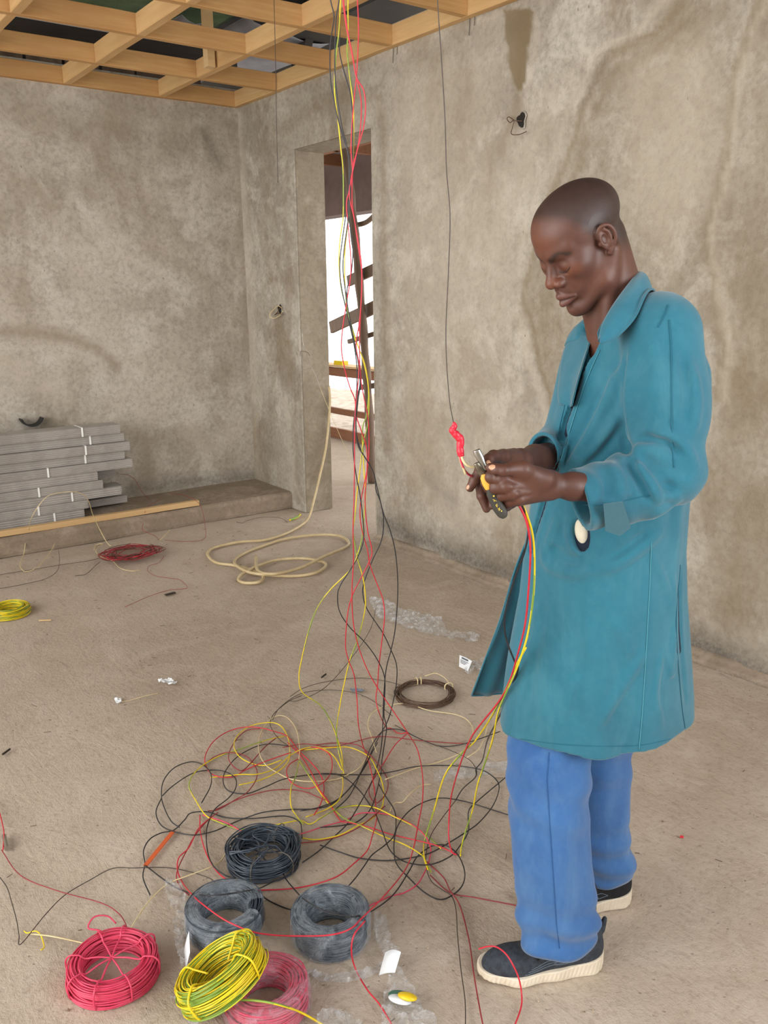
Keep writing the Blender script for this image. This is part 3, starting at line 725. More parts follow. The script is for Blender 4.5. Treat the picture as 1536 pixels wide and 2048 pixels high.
HA, HP, HR = math.radians(25), math.radians(33), math.radians(0)       # head turned to the viewer, bowed, rolled
hf = np.array([-math.cos(HA), -math.sin(HA), 0]); hl = np.array([math.sin(HA), -math.cos(HA), 0]); hz = np.array([0, 0, 1.0])
hF = hf*math.cos(HP)-hz*math.sin(HP); hU = hf*math.sin(HP)+hz*math.cos(HP); hL = hl*math.cos(HR)+hU*math.sin(HR); hU = hU*math.cos(HR)-hl*math.sin(HR)
HM = np.stack([hF, hL, hU], -1)                    # columns: local axes in (s,d,z)
HSC = 1.03
ear = atd(1212, 480, 1.635)
HO = ear - HM @ (np.array([0.0, 7.4, -1.4])*.01*HSC)
def head_loc(p): return ((p-HO.astype(np.float32)) @ HM.astype(np.float32))*np.float32(100/HSC)
def sdf_head(p):
    q = head_loc(p); x, y, z = q[..., 0], q[..., 1], q[..., 2]
    m = q.copy(); m[..., 1] = np.abs(m[..., 1])
    d = ell(m, (-1.4, 0, 2.7), (8.6, 7.1, 6.3))
    d = sm(d, ell(m, (1.5, 0, 1.7), (6.2, 6.2, 5.9)), 2.0)
    d = sm(d, ell(m, (1.9, 0, -3.2), (5.9, 5.7, 7.4)), 2.0)
    d = sm(d, ell(m, (4.5, 3.9, -2.9), (2.0, 1.7, 1.7)), 2.4)
    d = sm(d, ell(m, (4.8, 0, -6.9), (3.7, 3.2, 3.2)), 1.6)
    d = sm(d, cone(m, (-.6, 5.1, -4.6), (1.6, 4.6, -8.2), 1.5, 1.4), 2.2)
    d = sm(d, cone(m, (1.6, 4.6, -8.2), (5.6, 1.6, -11.1), 1.5, 1.4), 1.6)
    d = sm(d, sph(m, (6.3, 0, -11.1), 1.75), 1.4)
    d = sm(d, cone(m, (7.1, .8, .2), (5.5, 4.2, .9), .7, .6), 1.5)
    d = ssub(d, ell(m, (9.0, 2.8, -2.0), (1.9, 1.8, 1.5)), 1.3)
    d = ssub(d, ell(m, (8.4, 1.2, -1.5), (.9, .6, 1.2)), .8)
    d = sm(d, ell(m, (5.75, 2.75, -2.15), (1.6, 1.6, 1.3)), .4)
    d = ssub(d, cone(m, (7.6, 1.8, -3.3), (7.2, 3.1, -3.4), .08, .1), .35)
    d = sm(d, cone(m, (7.2, 0, -.6), (8.9, 0, -3.9), .72, .92), .9)
    d = sm(d, ell(m, (9.0, 0, -4.3), (1.2, 1.15, 1.05)), .5)
    d = sm(d, ell(m, (8.1, 1.4, -4.7), (1.25, .88, .85)), .4)
    d = ssub(d, sph(m, (8.7, .85, -5.5), .42), .25)
    d = ssub(d, cone(m, (8.3, 2.6, -4.2), (7.3, 3.1, -6.9), .12, .2), .6)
    d = sm(d, cone(m, (8.55, 0, -7.25), (7.2, 2.3, -8.0), .8, .34), .35)
    d = sm(d, cone(m, (8.45, 0, -8.85), (7.1, 2.1, -8.35), .88, .38), .35)
    d = ssub(d, cone(m, (9.4, 0, -8.0), (7.4, 2.6, -8.2), .13, .16), .18)
    d = ssub(d, cone(m, (8.7, 0, -6.0), (9.1, 0, -6.6), .15, .2), .3)
    d = ssub(d, ell(m, (8.6, 0, -10.0), (.7, 1.2, .45)), .7)
    # ear
    g = m.copy(); g = (g-np.float32([0, 7.2, -1.2]))/np.float32(.86)+np.float32([0, 7.2, -1.2])
    C = catmull([(1.3, 6.9, -.3), (1.15, 7.2, .9), (.1, 7.9, 1.7), (-1.2, 8.4, 1.2), (-1.75, 8.6, -.3), (-1.6, 8.4, -1.9), (-.8, 7.8, -3.2), (.1, 7.1, -4.2)], 3)
    e = chain(g, C, np.interp(np.arange(len(C)), [0, 12, 18, 21], [.36, .42, .4, .62]), .15)
    e = sm(e, ell(g, (-.2, 7.45, -1.1), (1.75, .5, 2.7)), .4)
    C = catmull([(-.1, 7.9, .9), (-.7, 8.15, .1), (-.75, 8.15, -1.3), (-.2, 7.8, -2.5), (.6, 7.2, -2.8)], 3)
    e = sm(e, chain(g, C, [.36]*len(C), .15), .25)
    e = ssub(e, ell(g, (.45, 7.95, -1.0), (.62, .9, .95)), .3)
    e = sm(e, sph(g, (1.3, 7.0, -1.6), .5), .3)
    e = sm(e, ell(g, (.1, 6.8, -1.4), (1.1, .8, 2.0)), .4)*.86
    d = sm(d, e, .4)
    return d*(.01*HSC)
NB = np.array([.492, 1.755, 1.42])                   # base of the neck
def sdf_neck(p):
    h0 = HO + HM @ (np.array([-3.1, 0, -2.9])*.01*HSC); h1 = HO + HM @ (np.array([-3.2, 0, -6.0])*.01*HSC)
    d = cone(p, h0, NB+np.array([-.0, 0, -.02]), .0585, .062)
    d = sm(d, cone(p, h1, NB+np.array([-.03, -.02, -.05]), .034, .045), .025)
    # sternomastoid cords and trapezius
    mast = HO + HM @ (np.array([-1.6, 6.0, -4.2])*.01*HSC)
    d = sm(d, cone(p, mast, NB+np.array([-.055, -.045, -.05]), .013, .010), .014)
    d = sm(d, ell(p, NB+np.array([.02, 0, -.17]), (.10, .15, .13)), .05)
    return d
def sdf_hn(p): return sm(sdf_head(p), sdf_neck(p), .010)
Phn, Fhn = surface_net(sdf_hn, (HO[0]-.16, HO[1]-.16, 1.25), (HO[0]+.2, HO[1]+.2, HO[2]+.16), .0015)
Phn = relax(Phn, Fhn, 1, .3)
def hair_field(m):
    x, y, z = m.T
    f1 = z-np.interp(x, [-12, -6, -3.0, -1.6, 1.6, 3.2, 4.6, 6, 9], [-6.5, -6.0, -4.6, -1.2, .2, 3.2, 5.4, 7.4, 9.4])
    f1 = f1-.35*vnoise(np.stack([x, y, z], -1)*1.3, 3)
    return np.clip(f1/3.6+.4, 0, 1)
def head_attrs(P):
    "local colour fields of the head: warmth, lips, stubble shade"
    q = head_loc(P.astype(np.float32)).astype(float); m = q.copy(); m[:, 1] = np.abs(m[:, 1])
    d0 = lambda c, r: np.clip(1.3-np.sqrt((((m-np.array(c))/np.array(r))**2).sum(-1)), 0, 1)
    lip = np.maximum(d0((8.6, 0, -7.6), (1.3, 2.3, .75)), d0((8.4, 0, -8.9), (1.3, 2.1, .85)))
    warm = .75*d0((9.0, 0, -4.4), (1.8, 2.2, 1.6))+.4*d0((6.4, 4.0, -2.9), (2, 2.0, 1.4))+.35*d0((7.5, 0, 3.0), (3, 4, 3.0))
    ear_d = np.clip(1.4-np.sqrt((((m-np.array((-.1, 7.9, -1.0)))/np.array((2.2, 1.2, 3.4)))**2).sum(-1)), 0, 1)
    hh = hair_field(m)*(1-np.clip(ear_d*2, 0, 1)*(m[:, 1] > 7.5)); mouth = np.clip(1.3-np.sqrt((((m-np.array((8.0, 0, -8.1)))/np.array((2.0, 2.6, .28)))**2).sum(-1)), 0, 1)
    bc = catmull(np.array([(7.9, 1.2, -.45), (7.4, 2.2, .35), (6.8, 3.3, .65), (6.0, 4.5, .0)]), 5); bd = np.sqrt(np.min([((m-q)**2).sum(-1) for q in bc], axis=0))
    brow = np.clip(1.3-bd/.62, 0, 1)
    lc = catmull(np.array([(7.5, 1.6, -2.9), (7.2, 2.5, -3.1), (6.6, 3.6, -2.7)]), 5); ld = np.sqrt(np.min([((m-q)**2).sum(-1) for q in lc], axis=0))
    return np.clip(warm, 0, 1)*.6, np.clip(lip, 0, 1)*.8, np.maximum.reduce([hh, mouth*.8, brow, np.clip(1-ld/.5, 0, 1)*.7])

# ---- hands.  Left hand (nearer) folds round the wires and the plier handle, right hand behind it grips the pliers
def H_(*pp): return [atd(*p) for p in pp]
def sdf_left(p):
    "left forearm and hand, seen on the back of the hand"
    el = atd(1325, 955, 1.56)
    wr = atd(1098, 970, 1.478)
    d = cone(p, el, atd(1200, 974, 1.512), .034, .0285)
    d = sm(d, cone(p, atd(1200, 974, 1.512), atd(1145, 973, 1.49), .0285, .0245), .01)
    d = sm(d, cone(p, atd(1145, 973, 1.49), wr, .0240, .0195), .01)
    mcp = H_((1001, 957, 1.428), (1011, 973, 1.421), (1022, 987, 1.424), (1034, 999, 1.434))
    for i, (q, r) in enumerate(zip(mcp, (.0145, .0140, .0135, .0130))):
        d = sm(d, cone(p, wr+np.array([0, 0, (.009, .003, -.004, -.009)[i]]), q+np.array([.006, .007, 0]), .0175, r), .012)
    d = sm(d, cone(p, atd(1062, 962, 1.452), atd(1030, 958, 1.44), .022, .018), .012)
    # raised knuckles and extensor tendons on the back of the hand
    for i, q in enumerate(mcp):
        d = sm(d, sph(p, q+np.array([.000, -.0042, .001]), .0100), .006)
        d = sm(d, cone(p, q+np.array([.008, -.0085, .001]), wr+np.array([-.012, -.0175, (.008, .003, -.003, -.008)[i]]), .0036, .0028), .006)
    d = sm(d, cone(p, atd(1055, 985, 1.43), atd(1092, 975, 1.456), .0022, .0018), .004)
    fing = [
        [(1001, 957, 1.428), (982, 954, 1.436), (972, 965, 1.458), (976, 978, 1.478)],
        [(1011, 973, 1.421), (991, 975, 1.436), (984, 988, 1.460), (996, 994, 1.482)],
        [(1022, 987, 1.424), (1001, 991, 1.442), (996, 1001, 1.466), (1010, 1003, 1.486)],
        [(1034, 999, 1.434), (1014, 1006, 1.452), (1014, 1013, 1.474), (1026, 1008, 1.490)]]
    rr = [(.0125, .0108, .0092, .008), (.0125, .0108, .0092, .008), (.0118, .0102, .0088, .0078), (.0112, .0094, .0082, .0072)]
    for f, r in zip(fing, rr):
        d = sm(d, chain(p, H_(*f), r, .003), .0032)
        d = sm(d, sph(p, atd(*f[1])+np.array([0, -.001, .001]), r[1]*1.05), .003)
    # thenar mass and thumb lying across the top
    d = sm(d, cone(p, atd(1090, 958, 1.455), atd(1046, 941, 1.430), .017, .0145), .012)
    d = sm(d, cone(p, atd(1046, 938, 1.43), atd(1022, 939, 1.424), .0135, .0125), .01)
    d = sm(d, chain(p, H_((1030, 938, 1.424), (1008, 941, 1.412), (993, 939, 1.416), (980, 935, 1.422)), (.0128, .0104, .0102, .0078), .003), .005)
    d = ssub(d, cone(p, atd(994, 949, 1.412), atd(1018, 952, 1.414), .0012, .0012), .006)
    return d
def sdf_right(p):
    el = atd(1120, 915, 1.80)
    wr = atd(1040, 922, 1.60)
    d = cone(p, el, atd(1070, 920, 1.67), .036, .030)
    d = sm(d, cone(p, atd(1070, 920, 1.67), wr, .029, .0205), .01)
    d = sm(d, cone(p, wr, atd(992, 928, 1.515), .0205, .0150), .012)
    d = sm(d, cone(p, wr, atd(988, 947, 1.53), .019, .0155), .012)
    d = sm(d, cone(p, wr+np.array([0, .01, -.01]), atd(992, 966, 1.545), .018, .014), .012)
    fing = [
        [(988, 932, 1.505), (962, 942, 1.490), (949, 960, 1.487), (940, 976, 1.486)],
        [(984, 948, 1.525), (960, 968, 1.505), (963, 992, 1.492), (973, 1018, 1.488)],
        [(988, 960, 1.535), (970, 978, 1.515), (978, 998, 1.497), (986, 1011, 1.487)],
        [(996, 972, 1.545), (984, 990, 1.53), (992, 1004, 1.512), (1004, 1006, 1.500)]]
    rr = [(.0125, .0108, .0092, .0074), (.0118, .0098, .0085, .0070), (.0114, .0098, .0084, .0074), (.011, .0092, .008, .007)]
    for f, r in zip(fing, rr):
        d = sm(d, chain(p, H_(*f), r, .003), .004)
        d = sm(d, sph(p, atd(*f[1]), r[1]*1.06), .003)
    # thumb: leaves the side of the palm and closes on the pliers; nail towards the viewer
    d = sm(d, cone(p, atd(1028, 914, 1.57), atd(1006, 914, 1.515), .0165, .0135), .01)
    d = sm(d, chain(p, H_((1006, 914, 1.515), (987, 913, 1.480), (978, 919, 1.460), (976, 930, 1.448)), (.0135, .0115, .0104, .0082), .003), .006)
    return d
Plh, Flh = surface_net(sdf_left, atd(1100, 970, 1.44)+np.array([-.17, -.075, -.09]), atd(1100, 970, 1.44)+np.array([.30, .17, .09]), .0013)
Prh, Frh = surface_net(sdf_right, atd(1000, 930, 1.45)+np.array([-.085, -.05, -.11]), atd(1000, 930, 1.45)+np.array([.24, .42, .08]), .0013)
Plh = relax(Plh, Flh, 1, .3); Prh = relax(Prh, Frh, 1, .3)
def sdf_core(p):
    "trunk, upper arms and legs under the clothes"
    d = ell(p, (.50, 1.765, 1.20), (.105, .15, .22))
    d = sm(d, ell(p, (.47, 1.775, .94), (.105, .155, .13)), .05)
    d = sm(d, cone(p, atd(1320, 680, 1.64), atd(1332, 935, 1.562), .045, .04), .04)
    d = sm(d, cone(p, atd(1332, 935, 1.562), atd(1320, 955, 1.56), .040, .040), .02)
    d = sm(d, cone(p, atd(1205, 716, 1.92), atd(1160, 880, 1.89), .045, .038), .04)
    d = sm(d, cone(p, atd(1160, 880, 1.89), atd(1120, 905, 1.80), .038, .036), .02)
    d = sm(d, chain(p, [(.43, 1.74, .88), atd(1099, 1540, 1.70), atd(1100, 1700, 1.665), atd(1135, 1860, 1.66)], [.065, .050, .045, .034], .02), .03)
    d = sm(d, chain(p, [(.50, 1.83, .88), atd(1190, 1560, 1.87), atd(1200, 1740, 1.87)], [.065, .050, .034], .02), .03)
    return d
Pco, Fco = surface_net(sdf_core, (.28, 1.45, .08), (.75, 2.05, 1.47), .011)
bmb = MB(); n_hn = len(Phn)
for P_, F_ in ((Phn, Fhn), (Plh, Flh), (Prh, Frh), (Pco, Fco)): bmb.add(toW(P_), F_)
person = bmb.build('person', M_SKIN, smooth=True)
tag(person, 'man with a shaved head in a teal work coat, head bowed over pliers and wires', 'person')
w_, l_, s_ = head_attrs(Phn)
for nm, a in (('warm', w_), ('lip', l_), ('shade', s_*1.0)):
    buf = np.zeros(len(person.data.vertices), np.float32); buf[:n_hn] = a
    at = person.data.attributes.new(nm, 'FLOAT', 'POINT'); at.data.foreach_set('value', buf)
def vnormals(P, F):
    F = np.asarray(F); n = np.cross(P[F[:, 2]]-P[F[:, 0]], P[F[:, 3]]-P[F[:, 1]]); N = np.zeros_like(P)
    for k in range(4):
        for c in range(3): N[:, c] += np.bincount(F[:, k], n[:, c], len(P))
    return N/(np.linalg.norm(N, axis=1)[:, None]+1e-12)
def patch(name, P, F, field, off, mat, parent):
    "thin layer lifted off a surface where field > 0"
    F = np.asarray(F); N = vnormals(P, F); fk = (field[F] > 0).all(1); Fs = F[fk]; u, inv = np.unique(Fs, return_inverse=True)
    Q = P[u]+N[u]*(off*np.clip(field[u]*3, 0, 1))[:, None]
    return mesh(name, toW(Q), inv.reshape(Fs.shape), mat, parent, smooth=True)
mh = head_loc(Phn.astype(np.float32)).astype(float); mh[:, 1] = np.abs(mh[:, 1])
ear_m = np.sqrt((((mh-np.array((-.1, 7.9, -1.0)))/np.array((2.4, 1.8, 3.6)))**2).sum(-1)) > 1.35
patch('shaved_hair', Phn, Fhn, (hair_field(mh)-.93)*ear_m*(1-.0), .0005, M_HAIR, person)
def curve_field(m, pts, w): return w-np.sqrt(np.min([((m-q)**2).sum(-1) for q in catmull(pts, 6)], axis=0))
raw = head_loc(Phn.astype(np.float32)).astype(float)
for sgn in (1, -1):
    C = np.array([(7.9, 1.2, -.45), (7.4, 2.2, .35), (6.8, 3.3, .65), (6.0, 4.5, .0)])*np.array([1, sgn, 1])
    patch('eyebrow', Phn, Fhn, curve_field(raw, C, .52), .0005, M_HAIR, person)
Nh = vnormals(Phn, Fhn)
for sgn in (1, -1):
    C = catmull(np.array([(7.5, 1.5, -2.85), (7.3, 2.2, -3.1), (7.0, 2.9, -3.05), (6.6, 3.5, -2.75), (6.2, 4.0, -2.35)])*np.array([1, sgn, 1]), 4)
    Q = []
    for c in C:
        j = np.argmin(((raw-c)**2).sum(-1)); Q.append(Phn[j]+Nh[j]*.0003)
    Q = np.array(Q); Q[1:-1] = (Q[:-2]+Q[1:-1]+Q[2:])/3
    mb = MB(); mb.tube(toW(Q), np.interp(np.linspace(0, 1, len(Q)), [0, .3, 1], [.0004, .0011, .0008]), 6); mb.build('eyelashes', M_HAIR, person, smooth=True)
def nail(P, F, c, T, rx, rz_, nm):
    "nail plate lying on the finger tip surface round point c"
    N = vnormals(P, F); j = np.argmin(((P-c)**2).sum(-1)); n0 = N[j]; T = np.array(T, float); T -= n0*(T@n0); T /= np.linalg.norm(T); B = np.cross(n0, T)
    q = P-P[j]; fld = 1-np.sqrt((q@T/rz_)**2+(q@B/rx)**2+(q@n0/(rx*1.3))**2)
    patch(nm, P, F, fld, .0006, M_NAIL, person)
nail(Plh, Flh, atd(985, 934, 1.422)+np.array([-.001, -.009, .0005]), (-1, 0, .2), .0055, .0068, 'thumbnail')
nail(Prh, Frh, atd(976, 926, 1.450)+np.array([-.001, -.009, .001]), (-.1, 0, -1), .0055, .0070, 'thumbnail')
nail(Prh, Frh, atd(941, 973, 1.486)+np.array([-.006, -.005, .0]), (-.4, 0, -1), .004, .0052, 'fingernail')
# ------------------------------------------------------------------ clothing
from mathutils.bvhtree import BVHTree
def cloth(name, c0, c1, worn, weave=420, bs=.25):
    M_ = Mat(name)
    n1 = M_.noise(3.2, 5, .6, .5); n2 = M_.noise(11, 5, .65, .8, vec=M_.tc((1, 1, .35))); n3 = M_.noise(weave, 2, .5); n4 = M_.noise(60, 4, .6)
    col = M_.mix(M_.ramp(n1, [(.38, (0, 0, 0)), (.64, (1, 1, 1))]), c0, c1)
    col = M_.mix(M_.math('MULTIPLY', M_.ramp(n2, [(.5, (0, 0, 0)), (.75, (1, 1, 1))]), .4), col, worn)
    col = M_.mix(M_.math('MULTIPLY', M_.ramp(n4, [(.4, (0, 0, 0)), (.7, (1, 1, 1))]), .12), col, worn)
    M_.color(col).set(Roughness=.9); M_.b.inputs['Sheen Weight'].default_value = .25
    M_.bump(M_.math('ADD', M_.math('MULTIPLY', n3, .25), n4), bs, .0025)
    return M_.m
M_TEAL = cloth('teal_cotton', S(31, 106, 126), S(24, 93, 113), S(74, 131, 145))
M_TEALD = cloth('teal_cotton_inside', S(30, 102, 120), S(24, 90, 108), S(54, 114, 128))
M_SEAM = plain('teal_thread', S(76, 148, 164), .8)
M_SEAMD = plain('dark_teal_thread', S(27, 98, 120), .9)
M_BLUE = cloth('blue_cotton', S(52, 98, 152), S(40, 86, 142), S(92, 130, 170))
M_COATSHADE = plain('coat_inside_shade', S(24, 34, 52), .95)  # navy painted as the shade inside the open coat
M_LINING = plain('cream_pocket_lining', S(224, 216, 196), .9, (20, S(206, 198, 176), .35, .65))

CT = np.array([[1.47, .425, .575, .095, 1.765], [1.42, .40, .60, .155, 1.765], [1.36, .375, .632, .185, 1.765], [1.29, .36, .645, .182, 1.767], [1.19, .335, .645, .172, 1.77],
               [1.08, .32, .64, .168, 1.775], [.97, .31, .645, .168, 1.78], [.86, .303, .66, .17, 1.785], [.75, .285, .682, .172, 1.79], [.62, .262, .706, .176, 1.795], [.50, .245, .722, .18, 1.80]])[::-1]
BA = math.radians(20); bf = np.array([-math.cos(BA), -math.sin(BA)]); bl = np.array([math.sin(BA), -math.cos(BA)])
def ring_prm(z):
    L, Bk, B, cd = [np.interp(z, CT[:, 0], CT[:, k]) for k in (1, 2, 3, 4)]
    E = (Bk-L)/2; A = np.sqrt(np.maximum(E**2-(B*math.sin(BA))**2, 1e-4))/math.cos(BA)
    return (L+Bk)/2, cd, A, B
def ring_pt(deg, z, off=0.0):
    cs, cd, A, B = ring_prm(z); t = math.radians(deg); q = np.array([cs, cd])+bf*(A+off)*math.cos(t)+bl*(B+off)*math.sin(t)
    return np.array([q[0], q[1], z])
def ring_sdf(p, shrink=0.0):
    z = p[..., 2]; cs, cd, A, B = ring_prm(z); A = A-shrink; B = B-shrink
    x = (p[..., 0]-cs)*bf[0]+(p[..., 1]-cd)*bf[1]; y = (p[..., 0]-cs)*bl[0]+(p[..., 1]-cd)*bl[1]
    k0 = np.sqrt((x/A)**2+(y/B)**2); k1 = np.sqrt((x/A**2)**2+(y/B**2)**2)
    d = np.where(k0 < .3, -np.minimum(A, B)*.7, k0*(k0-1)/np.maximum(k1, 1e-5))
    d = d*.93; d = np.where(z > 1.40, sm(-d, -(z-1.452), .03)*-1, d)
    return d, np.arctan2(y/B, x/A)
CUT = [(-14, 1.475, .034), (-10, 1.435, .026), (-4, 1.40, .016), (0, 1.36, .011), (0, 1.29, .009), (0, 1.19, .009), (-2, 1.08, .009), (-12, 1.02, .010), (-26, .97, .013), (-34, .90, .02)]
CUTP = [ring_pt(a, z) for a, z, r in CUT]
def g1(x, w): return np.exp(-(x/w)**2)
def seg_t(p, a, b):
    a = np.asarray(a, np.float32); b = np.asarray(b, np.float32); ab = b-a; t = ((p-a)@ab)/(ab@ab); q = p-a-np.clip(t, 0, 1)[..., None]*ab
    return t, q
NS = [atd(1322, 668, 1.63), atd(1332, 800, 1.585), atd(1334, 938, 1.562)]; NE = [atd(1334, 938, 1.562), atd(1262, 976, 1.545), atd(1158, 1000, 1.515)]
FS = [atd(1205, 706, 1.92), atd(1182, 800, 1.92), atd(1160, 880, 1.89)]; FE = [atd(1160, 880, 1.89), atd(1120, 893, 1.79), atd(1086, 908, 1.70)]
def crease(p, a, b, w, h):
    "raised fold along a-b"
    t, q = seg_t(p, a, b); return -h*np.exp(-((q**2).sum(-1))/(w*w))*np.clip(1.2-np.abs(np.clip(t, -.5, 1.5)-.5)*1.2, 0, 1)
CREASES = []; PKC = [None]; SLIT = []
def sdf_coat(p):
    z = p[..., 2]
    d, th = ring_sdf(p)
    # body folds
    low = np.clip((1.0-z)/.35, 0, 1)
    n = vnoise(np.stack([th*2.2, z*2.6, z*0+3], -1), 5); n2 = vnoise(np.stack([th*5+z*2, z*3.5, z*0+8], -1), 6)
    d = d-low*(.0045*np.sin(th*7+n*2.4+z*3)+.003*n2)-.0035*n2*(1-low)-.004*n
    # shoulders
    d = sm(d, cone(p, NB+np.array([.03, -.04, -.035]), NS[0]+np.array([0, .02, .015]), .06, .062), .04)
    d = sm(d, cone(p, NB+np.array([.03, .02, -.04]), FS[0]+np.array([0, -.01, .01]), .06, .062), .04)
    d = sm(d, ell(p, (.572, 1.765, 1.315), (.068, .14, .12)), .05)
    def sleeve(A, E, ra, re, seed, cut, hollow):
        s = chain(p, A, ra, .03); f = chain(p, E, re, .02)
        t, q = seg_t(p, E[0], E[-1])
        ang = np.arctan2(q[..., 2], q[..., 1])
        w = .0045*np.sin(t*17+ang*1.3+1.8*vnoise(p*9, seed))*np.clip(1.15-t, .1, 1)*np.clip((t+.3)*3, 0, 1)
        f = f-w
        t2, q2 = seg_t(p, A[0], A[-1]); w2 = .003*np.sin(t2*13+np.arctan2(q2[..., 1], q2[..., 0])*1.5+2*vnoise(p*7, seed+1))*np.clip(t2*1.6-.3, 0, 1)
        ax = np.array(cut, float); ax /= np.linalg.norm(ax)
        f = np.maximum(f, (p-E[-1])@ax.astype(np.float32))
        r = sm(s-w2, f, .018); dr = E[-1]-E[-2]; dr /= np.linalg.norm(dr)
        return ssub(r, cone(p, E[-1]+dr*.05, E[-1]-dr*.06, hollow, hollow-.002), .003)
    d2 = sleeve(NS, NE, [.074, .0735, .066], [.068, .062, .0585], 3, (-1, -.12, -.27), .0475)
    d = sm(d, d2, .012)
    d3 = sleeve(FS, FE, [.066, .062, .058], [.056, .047, .044], 9, (-.9, -.45, .1), .036)
    d = sm(d, d3, .016)
    for pts, w, h in CREASES:
        near = (np.abs(p-pts.mean(0).astype(np.float32)).max(-1) < (np.abs(pts-pts.mean(0)).max()+w*3))
        if near.any():
            q = p[near]; best = np.full(len(q), 9, np.float32); tt = np.zeros(len(q), np.float32); n_ = len(pts)-1
            for i in range(n_):
                t, v = seg_t(q, pts[i], pts[i+1]); dd = (v**2).sum(-1); m = dd < best; best = np.where(m, dd, best); tt = np.where(m, (i+np.clip(t, 0, 1))/n_, tt)
            d[near] = d[near]-h*1.6*np.exp(-best/(w*w))*np.clip(np.sin(math.pi*np.clip(tt*.9+.05, 0, 1))*1.5, 0, 1)
    # plackets beside the opening
    if SLIT: d = ssub(sm(d, chain(p, SLIT[1], [.0045]*len(SLIT[1]), .001), .003), chain(p, SLIT[0], SLIT[2], .001), .002)
    # neck opening
    d = ssub(d, cone(p, NB+np.array([-.012, 0, .10]), NB+np.array([-.03, .0, -.03]), .07, .052), .01)
    if PKC[0] is not None: d = ssub(d, ell(p, PKC[0], (.021, .015, .037), PKR), .004)
    # hem
    hem = .562+.006*np.sin(p[..., 0]*22+1)+.010*np.clip((p[..., 0]-.55)*5, 0, 1)-.02*np.clip((.33-p[..., 0])*5, 0, 1)*0
    d = np.maximum(d, hem-z); d = ssub(d, np.maximum(ring_sdf(p, .012)[0], z-.63), .004)
    return d
PKR = rot_axis((0, 1, 0), math.radians(-14))
P0, F0 = surface_net(sdf_coat, (.16, 1.42, .545), (.80, 2.06, 1.56), .009)
bv0 = BVHTree.FromPolygons([Vector(v) for v in P0], [tuple(int(i) for i in f) for f in F0])
def hit0(px, py):
    r = ray(px, py); h = bv0.ray_cast(Vector((0, 0, EYE)), Vector(r).normalized()); return None if h[0] is None else np.array(h[0])
CL = [  # picture points of each fold, width, height (negative = valley)
    ([(1185, 700), (1165, 790), (1130, 880)], .011, .006), ([(1250, 720), (1190, 850), (1125, 965)], .013, .009), ([(1240, 830), (1190, 900), (1150, 935)], .012, .008), ([(1215, 760), (1165, 860), (1110, 940)], .009, -.006),
    ([(1243, 850), (1200, 905), (1165, 932)], .008, -.006), ([(1252, 715), (1243, 800), (1250, 880), (1262, 912)], .010, -.013), ([(1262, 700), (1256, 800), (1264, 875)], .012, .006),
    ([(1262, 905), (1300, 900), (1345, 925)], .012, .010), ([(1268, 925), (1292, 955), (1318, 1000)], .008, .010), ([(1258, 915), (1276, 955), (1300, 1000)], .007, -.010), ([(1285, 915), (1320, 950), (1345, 985)], .009, -.008), ([(1280, 880), (1330, 880), (1375, 915)], .009, -.006), ([(1300, 860), (1350, 880), (1390, 925)], .012, .007),
    ([(1222, 925), (1240, 960), (1240, 1000)], .009, .006), ([(1205, 935), (1215, 970), (1212, 1005)], .008, -.002), ([(1180, 945), (1195, 975), (1185, 1010)], .008, .005), ([(1330, 985), (1350, 1000), (1300, 1035)], .010, .006),
    ([(1300, 660), (1310, 740), (1300, 800)], .018, .004), ([(1380, 720), (1395, 800), (1385, 870)], .010, .006), ([(1365, 700), (1375, 790), (1370, 850)], .008, -.005),
    ([(1086, 1100), (1100, 1130), (1150, 1145), (1200, 1130)], .012, .008), ([(1200, 1145), (1260, 1110), (1320, 1065)], .012, .008), ([(1100, 1090), (1130, 1115), (1160, 1120)], .009, -.006), ([(1220, 1120), (1260, 1090), (1290, 1068)], .008, -.006),
    ([(1120, 1030), (1108, 1060), (1092, 1100)], .010, .006), ([(1135, 1040), (1140, 1070), (1150, 1105)], .008, .007),
    ([(1180, 1150), (1176, 1280), (1190, 1330)], .014, .005), ([(1200, 1450), (1240, 1380), (1285, 1310)], .010, .006), ([(1170, 1440), (1175, 1350), (1182, 1260)], .009, .005), ([(1130, 1430), (1145, 1380), (1160, 1350)], .009, .005), ([(1325, 1450), (1310, 1390), (1325, 1300)], .008, .005),
    ([(1225, 1240), (1250, 1280), (1262, 1320)], .010, .004), ([(1080, 1220), (1060, 1320), (1030, 1430)], .010, .004), ([(1345, 1150), (1348, 1250), (1340, 1350)], .008, .008), ([(1362, 1140), (1362, 1260), (1372, 1400)], .008, -.008), ([(1330, 1300), (1345, 1345), (1352, 1300)], .007, .006), ([(1300, 1100), (1335, 1180), (1345, 1230)], .009, .005)]
for pts, w, h in CL:
    Q = [hit0(x, y) for x, y in catmull(pts, 3)[:, :2]]; Q = [q for q in Q if q is not None]
    if len(Q) > 2:
        Q = np.array(Q)
        if np.abs(np.diff(Q, axis=0)).max() < .09: CREASES.append((Q, w, h*(1.5 if pts[0][0] > 1200 and pts[0][1] > 820 and pts[0][1] < 1010 else 1.0)))
_sp = catmull([(1190, 684), (1176, 720), (1160, 762), (1148, 800), (1134, 842), (1121, 884), (1110, 924), (1099, 962), (1088, 1002), (1076, 1040), (1068, 1070), (1062, 1100)], 2)[:, :2]
_hp = [(x, y, hit0(x, y), hit0(x+11, y)) for x, y in _sp]; _hp = [h for h in _hp if h[2] is not None and h[3] is not None]
SLIT += [np.array([h[2]+np.array([.003, .005, 0]) for h in _hp]), np.array([h[3]+np.array([.003, 0, 0]) for h in _hp]), np.array([.0115]*len(_hp))]
SLIT[2][:4] = [.018, .016, .014, .0125]
